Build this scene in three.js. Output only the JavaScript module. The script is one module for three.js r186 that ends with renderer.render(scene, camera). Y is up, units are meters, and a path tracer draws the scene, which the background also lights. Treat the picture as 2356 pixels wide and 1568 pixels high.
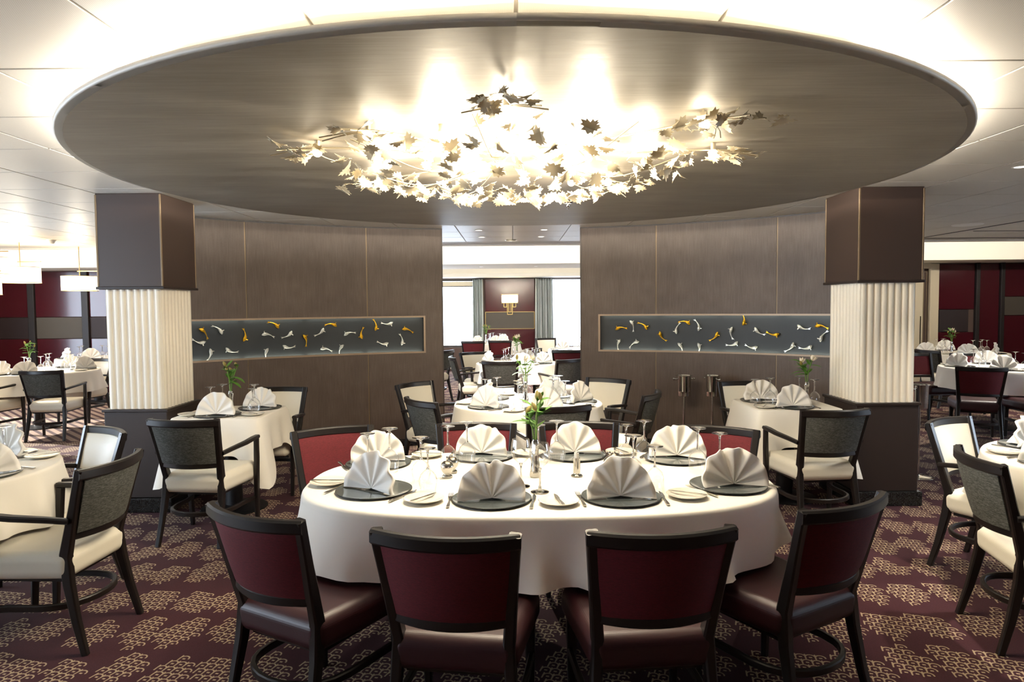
import * as THREE from 'three';
import { RoundedBoxGeometry } from 'three/addons/geometries/RoundedBoxGeometry.js';
import { RectAreaLightUniformsLib } from 'three/addons/lights/RectAreaLightUniformsLib.js';
import { mergeGeometries, toCreasedNormals } from 'three/addons/utils/BufferGeometryUtils.js';

// ------------------------------------------------------------------ camera, sky, sun, exposure
const scene = new THREE.Scene();
const camera = new THREE.PerspectiveCamera(2 * Math.atan(784 / 1600) * 180 / Math.PI, 2356 / 1568, 0.05, 200);
camera.position.set(0, 1.56, 0);
camera.rotation.order = 'YXZ';
camera.rotation.set(-Math.atan(81 / 1600), 0, -0.0087);
scene.add(camera);
const renderer = new THREE.WebGLRenderer({ antialias: true });
renderer.toneMapping = THREE.LinearToneMapping;
renderer.toneMappingExposure = 1.0;
renderer.shadowMap.enabled = true;
RectAreaLightUniformsLib.init();
scene.background = new THREE.Color().setRGB(11, 13, 15.5);
const sun = new THREE.DirectionalLight(new THREE.Color().setRGB(1, 0.95, 0.86), 18);
sun.position.set(-25.5, 9.9, -9.5); sun.target.position.set(0, 0, -4);
sun.castShadow = true; sun.shadow.mapSize.set(2048, 2048);
Object.assign(sun.shadow.camera, { left: -16, right: 16, top: 16, bottom: -16, near: 1, far: 70 });
scene.add(sun, sun.target);

// ------------------------------------------------------------------ helpers
let seed = 7;
const rnd = () => { seed = (seed * 1664525 + 1013904223) >>> 0; return seed / 4294967296; };
const rr = (a, b) => a + (b - a) * rnd();
const V = (x, y, z) => new THREE.Vector3(x, y, z);
const used = {};
function numbered(n) { const k = used[n] = (used[n] ?? -1) + 1; return k ? n + '_' + String(k).padStart(3, '0') : n; }
function thing(name, label, category, p = [0, 0, 0], turn = 0, group) {
  const o = new THREE.Group(); o.name = numbered(name); scene.add(o);
  o.position.set(...p); o.rotation.y = turn; o.userData = { label, category };
  if (group) o.userData.group = group;
  return o;
}
function part(name, geo, mat, parent, label) {
  const m = new THREE.Mesh(geo, mat); m.name = name; m.castShadow = m.receiveShadow = true; parent.add(m);
  if (label) m.userData.label = label;
  return m;
}
function solo(name, geo, mat, label, category, p = [0, 0, 0], turn = 0, group) {
  const m = new THREE.Mesh(geo, mat); m.name = numbered(name); m.castShadow = m.receiveShadow = true; scene.add(m);
  m.position.set(...p); m.rotation.y = turn; m.userData = { label, category };
  if (group) m.userData.group = group;
  return m;
}
function struct(name, geo, mat, label, category) {
  const m = new THREE.Mesh(geo, mat); m.name = numbered(name); m.castShadow = m.receiveShadow = true; scene.add(m);
  m.userData = { kind: 'structure', label, category }; return m;
}
function structGroup(name, label, category) {
  const o = new THREE.Group(); o.name = numbered(name); scene.add(o); o.userData = { kind: 'structure', label, category }; return o;
}
function copyThing(root, p, turn, label, group) {
  const c = root.clone(); c.name = numbered(root.name.replace(/_\d{3}$/, '')); c.position.set(...p); c.rotation.y = turn;
  c.userData = { ...root.userData, label }; if (group) c.userData.group = group; else delete c.userData.group;
  scene.add(c); return c;
}
// uv in metres by the main direction of each face
function uvBox(g) {
  g = g.index ? g.toNonIndexed() : g;
  const p = g.attributes.position, uv = new Float32Array(p.count * 2), a = V(), b = V(), c = V();
  for (let i = 0; i < p.count; i += 3) {
    a.fromBufferAttribute(p, i); b.fromBufferAttribute(p, i + 1); c.fromBufferAttribute(p, i + 2);
    const n = b.clone().sub(a).cross(c.clone().sub(a)), ax = Math.abs(n.x), ay = Math.abs(n.y), az = Math.abs(n.z);
    [a, b, c].forEach((q, k) => {
      const u = ay >= ax && ay >= az ? [q.x, -q.z] : ax >= az ? [q.z, q.y] : [q.x, q.y];
      uv[(i + k) * 2] = u[0]; uv[(i + k) * 2 + 1] = u[1];
    });
  }
  g.setAttribute('uv', new THREE.BufferAttribute(uv, 2));
  return g;
}
function merge(list) {
  return mergeGeometries(list.map((g) => {
    g = g.index ? g.toNonIndexed() : g;
    const o = new THREE.BufferGeometry();
    o.setAttribute('position', g.attributes.position);
    o.setAttribute('normal', g.attributes.normal);
    o.setAttribute('uv', g.attributes.uv ?? new THREE.BufferAttribute(new Float32Array(g.attributes.position.count * 2), 2));
    return o;
  }));
}
function box(w, h, d, x = 0, y = 0, z = 0) { return uvBox(new THREE.BoxGeometry(w, h, d).translate(x, y, z)); }
function span(x0, x1, y0, y1, z0, z1) { return box(x1 - x0, y1 - y0, z1 - z0, (x0 + x1) / 2, (y0 + y1) / 2, (z0 + z1) / 2); }
function rbox(w, h, d, r, x = 0, y = 0, z = 0, s = 2) { return uvBox(new RoundedBoxGeometry(w, h, d, s, r).translate(x, y, z)); }
// rings of points joined into a closed body
function loft(rings, crease = 0.7, closed = false) {
  const pos = [], n = rings[0].length, quad = (a, b, c, d) => [a, b, c, a, c, d].forEach((q) => pos.push(q.x, q.y, q.z));
  const R = closed ? rings.length : rings.length - 1;
  for (let i = 0; i < R; i++) { const p = rings[i], q = rings[(i + 1) % rings.length]; for (let k = 0; k < n; k++) quad(p[k], p[(k + 1) % n], q[(k + 1) % n], q[k]); }
  if (!closed) for (const [r, flip] of [[rings[0], 1], [rings[rings.length - 1], 0]]) for (let k = 1; k < n - 1; k++) (flip ? [r[0], r[k + 1], r[k]] : [r[0], r[k], r[k + 1]]).forEach((q) => pos.push(q.x, q.y, q.z));
  const g = new THREE.BufferGeometry();
  g.setAttribute('position', new THREE.Float32BufferAttribute(pos, 3));
  g.computeVertexNormals();
  return uvBox(toCreasedNormals(g, crease));
}
// a bar of chamfered rectangular section swept along points; dims = [[w,h],...] or one pair
function sweep(pts, dims, up = V(0, 1, 0), ch = 0.2, closed = false, crease = 0.7) {
  const rings = pts.map((p, i) => {
    const a = pts[closed ? (i + pts.length - 1) % pts.length : Math.max(0, i - 1)], b = pts[closed ? (i + 1) % pts.length : Math.min(pts.length - 1, i + 1)];
    const T = b.clone().sub(a).normalize(), U = up.clone().cross(T).normalize(), W = T.clone().cross(U).normalize();
    const [w, h] = Array.isArray(dims[0]) ? dims[i] : dims, c = Math.min(w, h) * ch;
    return [[w / 2, -h / 2 + c], [w / 2, h / 2 - c], [w / 2 - c, h / 2], [-w / 2 + c, h / 2], [-w / 2, h / 2 - c], [-w / 2, -h / 2 + c], [-w / 2 + c, -h / 2], [w / 2 - c, -h / 2]]
      .map(([u, v]) => p.clone().addScaledVector(U, u).addScaledVector(W, v));
  });
  return loft(rings, crease, closed);
}
function tube(pts, r, seg = 16, rad = 6) { return new THREE.TubeGeometry(new THREE.CatmullRomCurve3(pts), seg, r, rad, false); }
function lathe(profile, seg = 28) { return new THREE.LatheGeometry(profile.map(([x, y]) => new THREE.Vector2(x, y)), seg); }
function deform(g, f) {
  const p = g.attributes.position, v = V();
  for (let i = 0; i < p.count; i++) { v.fromBufferAttribute(p, i); f(v); p.setXYZ(i, v.x, v.y, v.z); }
  g.computeVertexNormals(); return g;
}
// a curved block of the round wall: angles in degrees from the middle of the opening, radii about the wall centre
const WC = [0, -3.7];
function arcBlock(a0, a1, y0, y1, r0, r1, steps) {
  const n = steps ?? Math.max(2, Math.ceil(Math.abs(a1 - a0) / 2)), rings = [];
  for (let i = 0; i <= n; i++) {
    const a = (a0 + (a1 - a0) * i / n) * Math.PI / 180, at = (r, y) => V(WC[0] + r * Math.sin(a), y, WC[1] - r * Math.cos(a));
    rings.push([at(r0, y0), at(r0, y1), at(r1, y1), at(r1, y0)]);
  }
  const g = loft(rings, 0.5), p = g.attributes.position, uv = g.attributes.uv;
  for (let i = 0; i < p.count; i++) uv.setXY(i, Math.atan2(p.getX(i) - WC[0], -(p.getZ(i) - WC[1])) * r0, p.getY(i));
  return g;
}
const onWall = (deg, r, y) => { const a = deg * Math.PI / 180; return V(WC[0] + r * Math.sin(a), y, WC[1] - r * Math.cos(a)); };

// ------------------------------------------------------------------ textures
function dataTex(n, m, f, size, srgb = true) {
  const d = new Uint8Array(n * m * 4);
  for (let y = 0; y < m; y++) for (let x = 0; x < n; x++) { const c = f(x, y), i = (y * n + x) * 4; d[i] = c[0]; d[i + 1] = c[1]; d[i + 2] = c[2]; d[i + 3] = 255; }
  const t = new THREE.DataTexture(d, n, m); t.wrapS = t.wrapT = THREE.RepeatWrapping; t.magFilter = THREE.LinearFilter;
  if (srgb) t.colorSpace = THREE.SRGBColorSpace;
  t.repeat.set(1 / size[0], 1 / size[1]); t.needsUpdate = true; return t;
}
const clamp = (v) => Math.max(0, Math.min(255, v));
function noiseGrid(n, m) { const a = []; for (let i = 0; i < n * m; i++) a.push(rnd()); return (x, y) => { const X = ((x % n) + n) % n, Y = ((y % m) + m) % m, x0 = Math.floor(X), y0 = Math.floor(Y), fx = X - x0, fy = Y - y0, g = (i, j) => a[((j + m) % m) * n + ((i + n) % n)]; return (g(x0, y0) * (1 - fx) + g(x0 + 1, y0) * fx) * (1 - fy) + (g(x0, y0 + 1) * (1 - fx) + g(x0 + 1, y0 + 1) * fx) * fy; }; }

const CARPET = 2.56;
function carpetTexture() {
  const N = 2048, cv = document.createElement('canvas'); cv.width = cv.height = N;
  const c = cv.getContext('2d'), k = N / CARPET;
  c.fillStyle = 'rgb(56,16,25)'; c.fillRect(0, 0, N, N);
  const draw = (fn) => { for (const ox of [-N, 0, N]) for (const oy of [-N, 0, N]) { c.save(); c.translate(ox, oy); fn(); c.restore(); } };
  const cols = 12, rows = 7;
  for (let j = 0; j < rows; j++) for (let i = 0; i < cols; i++) {
    const cx = ((i + (j % 2 ? 0.5 : 0) + rr(-0.10, 0.10)) / cols) * CARPET, cy = ((j + rr(-0.10, 0.10)) / rows) * CARPET;
    const rx = rr(0.080, 0.094), ry = rr(0.135, 0.165), tilt = rr(-0.3, 0.3), ph = rr(0, 6.28), lat = 0.25 + rr(-0.12, 0.12);
    const inside = (x, y) => { const u = x * Math.cos(tilt) + y * Math.sin(tilt), v = -x * Math.sin(tilt) + y * Math.cos(tilt), a = Math.atan2(v, u); return (u / rx) ** 2 + (v / ry) ** 2 < 1 + 0.14 * Math.sin(3 * a + ph); };
    const px = 0.042, py = 0.047, seg = [];
    for (let b = -6; b <= 6; b++) for (let a = -6; a <= 6; a++) {
      const x = a * px + (b % 2 ? px / 2 : 0), y = b * py, X = x * Math.cos(lat) - y * Math.sin(lat), Y = x * Math.sin(lat) + y * Math.cos(lat);
      if (inside(X, Y)) seg.push([x, y]);
    }
    if (Math.abs(cx) < 9) draw(() => {
      c.translate(cx * k, cy * k); c.rotate(lat);
      c.strokeStyle = 'rgb(168,148,119)'; c.fillStyle = 'rgb(168,148,119)'; c.lineCap = 'round';
      for (const [x, y] of seg) {
        c.lineWidth = 0.0072 * k;
        c.beginPath(); c.arc(x * k, (y + 0.004) * k, px * 0.5 * k, Math.PI * 1.0, Math.PI * 2.0); c.stroke();
        c.beginPath(); c.moveTo((x - px / 2) * k, (y - 0.018) * k); c.lineTo((x - px / 2) * k, (y + 0.022) * k); c.stroke();
        c.fillRect((x - 0.007) * k, (y + 0.002) * k, 0.014 * k, 0.010 * k);
      }
    });
  }
  const im = c.getImageData(0, 0, N, N), d = im.data;
  for (let i = 0; i < d.length; i += 4) { const v = (rnd() - 0.5) * 26; d[i] = clamp(d[i] + v); d[i + 1] = clamp(d[i + 1] + v * 0.8); d[i + 2] = clamp(d[i + 2] + v * 0.8); }
  c.putImageData(im, 0, 0);
  const t = new THREE.CanvasTexture(cv); t.wrapS = t.wrapT = THREE.RepeatWrapping; t.colorSpace = THREE.SRGBColorSpace; t.repeat.set(1 / CARPET, 1 / CARPET);
  return t;
}
const tx = {};
tx.carpet = carpetTexture();
tx.stripe = dataTex(256, 256, (x, y) => { const s = ((x + y) % 32) < 13, v = (rnd() - 0.5) * 26; return s ? [clamp(70 + v), clamp(42 + v), clamp(40 + v)] : [clamp(158 + v), clamp(132 + v), clamp(114 + v)]; }, [1.28, 1.28]);
{
  const a = noiseGrid(24, 128), b = noiseGrid(64, 256);
  tx.weave = dataTex(256, 256, (x, y) => { const v = 40 * (a(x / 10.67, y / 2) - 0.5) + 46 * (b(x / 4, y) - 0.5); return [clamp(78 + v), clamp(78 + v), clamp(72 + v)]; }, [0.3, 0.3]);
  tx.red = dataTex(256, 256, (x, y) => { const v = 16 * (a(x / 10.67, y / 2) - 0.5) + 18 * (b(x / 4, y) - 0.5) + (y % 4 < 2 ? 3 : -3); return [clamp(92 + v * 1.2), clamp(18 + v * 0.4), clamp(26 + v * 0.5)]; }, [0.2, 0.2]);
  const e = noiseGrid(256, 16), f = noiseGrid(16, 16);
  tx.panel = dataTex(512, 512, (x, y) => { const v = 12 * (e(x / 2, y / 32) - 0.5) + 8 * (rnd() - 0.5) + 10 * (f(x / 32, y / 32) - 0.5); return [clamp(88 + v), clamp(73 + v), clamp(62 + v)]; }, [1.3, 1.3]);
  const h = noiseGrid(12, 256), q = noiseGrid(48, 512), big = noiseGrid(8, 24);
  tx.brush = dataTex(512, 1024, (x, y) => { const v = 16 * (h(x / 42.67, y / 4) - 0.5) + 8 * (q(x / 10.67, y / 2) - 0.5) + 22 * (big(x / 64, y / 42.67) - 0.5); return [clamp(146 + v), clamp(139 + v), clamp(127 + v)]; }, [2.6, 2.6]);
  tx.brushR = dataTex(512, 1024, (x, y) => { const v = 30 * (h(x / 42.67, y / 4) - 0.5) + 40 * (big(x / 64, y / 42.67) - 0.5); return [128, clamp(206 + v), 128]; }, [2.6, 2.6], false);
  const gr = noiseGrid(64, 64), gs = noiseGrid(128, 128);
  tx.granite = dataTex(256, 256, (x, y) => { const v = 40 * (gr(x / 4, y / 4) - 0.5) + 44 * (gs(x / 2, y / 2) - 0.5); return [clamp(34 + v), clamp(35 + v), clamp(36 + v)]; }, [0.3, 0.3]);
}
tx.perf = dataTex(32, 32, (x, y) => { const u = (x + y) % 16 - 7.5, v = (x - y + 32) % 16 - 7.5, d = u * u + v * v < 13; return d ? [150, 146, 138] : [205, 200, 190]; }, [0.011, 0.011]);
tx.linen = dataTex(256, 256, (x, y) => { const v = (x % 2 ? 5 : -5) * (y % 2 ? 1 : -1) + (rnd() - 0.5) * 12; return [clamp(128 + v), clamp(128 + v), clamp(128 + v)]; }, [0.25, 0.25], false);

// ------------------------------------------------------------------ materials
const S = (o) => new THREE.MeshStandardMaterial(o), PM = (o) => new THREE.MeshPhysicalMaterial(o);
const m = {
  carpet: S({ map: tx.carpet, roughness: 1 }), stripe: S({ map: tx.stripe, roughness: 1 }),
  ceilingPanel: S({ map: tx.perf, roughness: 0.42 }), plaster: S({ color: '#d8d2c6', roughness: 0.7 }), coffer: S({ color: '#efe9dc', roughness: 0.8 }),
  ceilingBack: S({ color: '#b3ada2', roughness: 0.7 }),
  soffit: S({ map: tx.brush, roughnessMap: tx.brushR, roughness: 0.66, metalness: 0.55 }), soffitEdge: S({ color: '#c9c1b2', roughness: 0.5, metalness: 0.1 }),
  panel: S({ map: tx.panel, roughness: 0.5 }), panelDark: S({ color: '#3d2f28', roughness: 0.45 }), seam: S({ color: '#7d6a52', roughness: 0.45, metalness: 0.5 }),
  wenge: S({ color: '#2f2420', roughness: 0.48 }), ledge: S({ color: '#2a201c', roughness: 0.4 }), flute: S({ color: '#efe5d2', roughness: 0.55 }),
  granite: S({ map: tx.granite, roughness: 0.2 }), niche: S({ color: '#1e2328', roughness: 0.5 }), nicheFrame: S({ color: '#a08a74', roughness: 0.4, metalness: 0.3 }),
  gold: S({ color: '#d9a520', roughness: 0.3, metalness: 0.75 }), silver: S({ color: '#e4e2da', roughness: 0.33, metalness: 0.7 }),
  wood: S({ color: '#17110f', roughness: 0.36 }), burgundyLeather: PM({ color: '#361519', roughness: 0.42, clearcoat: 0.15, clearcoatRoughness: 0.5 }),
  red: S({ map: tx.red, roughness: 0.85 }), weave: S({ map: tx.weave, roughness: 0.9 }), cream: S({ color: '#e8e0cd', roughness: 0.45 }),
  cloth: S({ color: '#eee8dc', roughness: 0.9, bumpMap: tx.linen, bumpScale: 0.0006 }), napkin: S({ color: '#f2ede4', roughness: 0.9, bumpMap: tx.linen, bumpScale: 0.0005 }),
  china: PM({ color: '#efe9da', roughness: 0.18, clearcoat: 0.5, clearcoatRoughness: 0.1 }), charger: PM({ color: '#575e5e', roughness: 0.1, clearcoat: 0.6, clearcoatRoughness: 0.05 }), chargerRim: S({ color: '#15191b', roughness: 0.15 }),
  glass: PM({ color: '#ffffff', transmission: 1, thickness: 0, roughness: 0.0, ior: 1.6 }), glassSolid: PM({ color: '#ffffff', transmission: 1, thickness: 0.01, roughness: 0.0, ior: 1.5 }),
  chrome: S({ color: '#dcdad4', roughness: 0.09, metalness: 1 }), steel: S({ color: '#c9c7c1', roughness: 0.2, metalness: 1 }), pedestal: S({ color: '#1b1a1b', roughness: 0.5 }),
  leaf: S({ color: '#b5a98f', roughness: 0.5, metalness: 0.3, side: THREE.DoubleSide }), branch: S({ color: '#c8bda4', roughness: 0.4, metalness: 0.8 }),
  green: S({ color: '#4f7a26', roughness: 0.6, side: THREE.DoubleSide }), stem: S({ color: '#6a8f3a', roughness: 0.6 }), bud: S({ color: '#8f8040', roughness: 0.6 }), petal: S({ color: '#e9dcc4', roughness: 0.7 }),
  gloss: PM({ color: '#44101a', roughness: 0.16, clearcoat: 0.3, clearcoatRoughness: 0.08 }), insert: S({ color: '#4d463d', roughness: 0.6 }), insertDark: S({ color: '#26191a', roughness: 0.6 }), brass: S({ color: '#b9a06a', roughness: 0.3, metalness: 0.9 }),
  post: S({ color: '#221c1b', roughness: 0.5 }), doorCream: S({ color: '#c9bb9f', roughness: 0.6 }), doorLine: S({ color: '#6b5a43', roughness: 0.6 }), wall: S({ color: '#5c4a42', roughness: 0.8 }),
  curtain: S({ color: '#adb3b1', roughness: 0.9, side: THREE.DoubleSide }), frame: S({ color: '#3a3431', roughness: 0.5 }),
  pane: PM({ color: '#ffffff', transmission: 1, thickness: 0, roughness: 0 }), sheer: PM({ color: '#ffffff', transmission: 0.6, thickness: 0, roughness: 0.9, side: THREE.DoubleSide }),
  whitePlastic: S({ color: '#e6e4df', roughness: 0.4 }), groove: S({ color: '#2a2623', roughness: 0.7 }),
  paper: S({ color: '#f3f0ea', roughness: 0.9 }), stoneCard: S({ color: '#77736c', roughness: 0.4 }),
  glowWarm: S({ color: '#ffffff', emissive: new THREE.Color().setRGB(1, 0.8, 0.5), emissiveIntensity: 14 }),
  glowShade: S({ color: '#fff6e4', emissive: new THREE.Color().setRGB(1, 0.86, 0.62), emissiveIntensity: 1.7, roughness: 0.9 }),
  glowCove: S({ color: '#ffffff', emissive: new THREE.Color().setRGB(1, 0.9, 0.72), emissiveIntensity: 6 }),
  glowSpot: S({ color: '#ffffff', emissive: new THREE.Color().setRGB(1, 0.93, 0.8), emissiveIntensity: 5 }),
  glowNiche: S({ color: '#ffffff', emissive: new THREE.Color().setRGB(0.95, 1, 0.8), emissiveIntensity: 3 }),
};
function rectLight(p, to, w, h, color, intensity) {
  const l = new THREE.RectAreaLight(color, intensity, w, h); l.position.set(...p); l.lookAt(...to); scene.add(l); return l;
}
const WARM = new THREE.Color().setRGB(1, 0.88, 0.68), SOFT = new THREE.Color().setRGB(1, 0.92, 0.80), NEUTRAL = new THREE.Color().setRGB(1, 0.94, 0.84);

// ------------------------------------------------------------------ floor
const CEIL = 2.43;
{
  const f = structGroup('floor', 'dining room floor carpeted in burgundy with cream lattice medallions', 'floor');
  part('patterned_carpet', merge([span(-6.4, 10, -0.1, 0, -8.2, 4.7), span(-3.6, 10, -0.1, 0, -17.2, -8.2)]), m.carpet, f, 'burgundy carpet with cream lattice medallions');
  part('striped_carpet', merge([span(-9.9, -3.6, -0.1, 0, -13.2, -8.2), span(-9.9, -6.4, -0.1, 0, -8.2, -7.5)]), m.stripe, f, 'brown and beige striped carpet');
}

// ------------------------------------------------------------------ ceiling with square metal panels
const SC = [0.02, -4.30], SA = 2.34, SB = 2.40, SY = 2.32;   // round soffit over the table
{
  const c = structGroup('ceiling', 'pale metal panel ceiling with fine joints and lit coves', 'ceiling');
  part('ceiling_slab', span(-10, 10, CEIL + 0.012, CEIL + 0.14, -10.0, 4.7), m.ceilingBack, c);
  const g = uvBox(new RoundedBoxGeometry(0.618, 0.012, 0.618, 1, 0.003)), pitch = 0.629;
  for (let i = -12; i <= 11; i++) for (let j = 0; j < 14; j++) {
    const x = 0.02 + (i + 0.5) * pitch, z = -0.99 - j * pitch;
    const inSoffit = ((x - SC[0]) / (SA - 0.95)) ** 2 + ((z - SC[1]) / (SB - 0.95)) ** 2 < 1;
    if (inSoffit || Math.abs(x) > -z * 0.80 + 0.75 || -z > 9.8) continue;
    part('ceiling_panel', g, m.ceilingPanel, c).position.set(x, CEIL + 0.006, z);
  }
  part('coffer_roof', span(-10, 10, 2.84, 2.94, -17.2, -10.0), m.coffer, c, 'white raised coffer washed by hidden light');
  part('coffer_lip', merge([span(-10, 10, CEIL, 2.50, -10.16, -9.98), span(-10, 10, 2.50, 2.94, -10.02, -9.98)]), m.plaster, c);
  part('bulkhead', span(-10, 10, 2.28, 2.84, -13.5, -12.0), m.coffer, c, 'lowered ceiling strip with downlights');
  part('coffer_back', span(-4, 4, 2.32, 2.84, -17.0, -16.96), m.coffer, c);
  part('curtain_box', span(-4, 4, 2.24, 2.32, -17.0, -16.3), m.plaster, c);
  part('groove', merge([box(0.03, 0.006, 2.2, 5.55, CEIL - 0.001, -8.5), box(2.6, 0.006, 0.03, 6.9, CEIL - 0.001, -9.55), box(2.2, 0.006, 0.03, 6.8, CEIL - 0.001, -8.62), box(2.2, 0.006, 0.025, 7.1, CEIL - 0.001, -8.05)]), m.groove, c, 'thin dark groove');
}
// cove strips behind the lips
for (const [z, x0, x1, y, kind] of [[-10.13, -10, 10, 2.515, 'first'], [-13.56, -4, 4, 2.56, 'second']]) {
  const s = thing('cove_light', kind === 'first' ? 'long glowing strip hidden behind the ceiling lip before the raised coffer' : 'long glowing strip behind the lowered ceiling before the windows', 'light strip', [(x0 + x1) / 2, y, z]);
  part('tube', box(x1 - x0 - 0.4, 0.02, 0.03), m.glowCove, s);
  for (let k = 0; k < 4; k++) { const w = (x1 - x0) / 4; rectLight([x0 + (k + 0.5) * w, y + 0.03, z - 0.02], [x0 + (k + 0.5) * w, y + 0.28, z - 1.0], w * 0.96, 0.06, NEUTRAL, kind === 'first' ? 60 : 60); }
}

// ------------------------------------------------------------------ round soffit with cove light above it
{
  const t = thing('ceiling_disc', 'large round brushed metal ceiling disc hung over the oval table', 'soffit', [SC[0], SY, SC[1]]);
  const prof = [[0, 0], [0.5, 0], [0.9, 0], [0.985, 0.0], [0.997, 0.003], [1.0, 0.008], [1.0, 0.022], [0.996, 0.026], [0.97, 0.028], [0.80, 0.028]];
  const mk = (pr) => { const g = lathe(pr, 128); return deform(g, (v) => { v.x *= SA; v.z *= SB; }); };
  const u = uvBox(mk(prof.slice(0, 5))); part('underside', u, m.soffit, t, 'brushed champagne metal underside');
  part('rim', mk(prof.slice(3)), m.soffitEdge, t);
  part('hanger', merge([0, 1, 2, 3].map((k) => { const a = k * Math.PI / 2 + 0.7; return uvBox(new THREE.CylinderGeometry(0.02, 0.02, 0.07, 8).translate(Math.cos(a) * 1.3, 0.076, Math.sin(a) * 1.3)); })), m.steel, t);
  const strip = part('light_strip', deform(new THREE.TorusGeometry(1, 0.006, 6, 128).rotateX(Math.PI / 2), (v) => { v.x *= SA * 0.93; v.z *= SB * 0.93; }), m.glowCove, t, 'glowing strip hidden above the rim');
  strip.position.y = 0.038;
  const n = 24;
  for (let k = 0; k < n; k++) {
    const a = (k + 0.5) / n * Math.PI * 2, x = SC[0] + Math.cos(a) * SA * 0.945, z = SC[1] + Math.sin(a) * SB * 0.945, ox = Math.cos(a), oz = Math.sin(a);
    rectLight([x, SY + 0.046, z], [x + ox * 0.5, SY + 0.30, z + oz * 0.5], 0.60, 0.03, SOFT, 95);
  }
}

// ------------------------------------------------------------------ curved panelled wall with two lit niches
for (const s of [-1, 1]) {
  const side = s < 0 ? 'left' : 'right';
  const w = structGroup('wall_curved_' + side, s < 0 ? 'curved brown panelled wall with koi niche on the pendant lamp side' : 'curved brown panelled wall with koi niche behind the ice buckets', 'wall');
  const A = (a) => a * s, blk = (a0, a1, y0, y1, r0, r1) => s < 0 ? arcBlock(A(a1), A(a0), y0, y1, r0, r1) : arcBlock(A(a0), A(a1), y0, y1, r0, r1);
  const end = 51, g = 0.09, cuts = [10.75, 21.95, 39, end], N0 = 13.5, NY0 = 1.04, NY1 = 1.457;
  part('core', blk(10.75, end, 0, CEIL, 4.31, 4.42), m.wall, w);
  for (let k = 0; k < 3; k++) {
    const a0 = cuts[k] + (k ? g : 0), a1 = cuts[k + 1] - (k < 2 ? g : 0);
    part('upper_panel', blk(a0, a1, NY1, CEIL - 0.012, 4.22, 4.31), m.panel, w);
    part('lower_panel', blk(a0, a1, 0.08, NY0, 4.22, 4.31), m.panel, w);
    if (k) { part('seam', merge([blk(cuts[k] - g * 0.8, cuts[k] + g * 0.8, NY1, CEIL - 0.012, 4.224, 4.30), blk(cuts[k] - g * 0.8, cuts[k] + g * 0.8, 0.08, NY0, 4.224, 4.30)]), m.seam, w, 'thin bronze seam'); }
  }
  part('end_panel', blk(10.75, N0 - 0.2, NY0, NY1, 4.22, 4.31), m.panel, w);
  part('jamb', blk(10.55, 10.75, 0, CEIL, 4.215, 4.42), m.panelDark, w);
  part('skirting', blk(10.75, end, 0, 0.08, 4.205, 4.31), m.granite, w);
  part('top_trim', blk(10.6, end, CEIL - 0.012, CEIL, 4.212, 4.31), m.ledge, w);
  part('niche_back', blk(N0, 48.5, NY0, NY1, 4.295, 4.31), m.niche, w, 'slate grey niche back');
  const fr = 0.009;
  part('niche_frame', merge([blk(N0 - 0.2, 48.5, NY1 - 2 * fr, NY1, 4.214, 4.24), blk(N0 - 0.2, 48.5, NY0, NY0 + 2 * fr, 4.214, 4.24), blk(N0 - 0.2, N0 + 0.06, NY0, NY1, 4.214, 4.24)]), m.nicheFrame, w, 'slim bronze frame');
  for (const [y, up] of [[NY1 - 0.004, -1], [NY0 + 0.004, 1]]) {
    part('niche_light', blk(N0 + 0.4, 47.5, y - 0.002, y + 0.002, 4.248, 4.262), m.glowNiche, w, 'hidden glowing strip');
    for (let k = 0; k < 4; k++) {
      const a = s * (N0 + 4.4 + k * 8.6), p = onWall(a, 4.256, y + up * 0.005), q = onWall(a, 4.295, y + up * 0.075);
      const l = rectLight([p.x, p.y, p.z], [q.x, q.y, q.z], 0.012, 0.60, new THREE.Color().setRGB(1, 1, 0.80), 16);
      l.up.set(Math.cos(a * Math.PI / 180), 0, Math.sin(a * Math.PI / 180)); l.lookAt(q.x, q.y, q.z);
    }
  }
}

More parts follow.
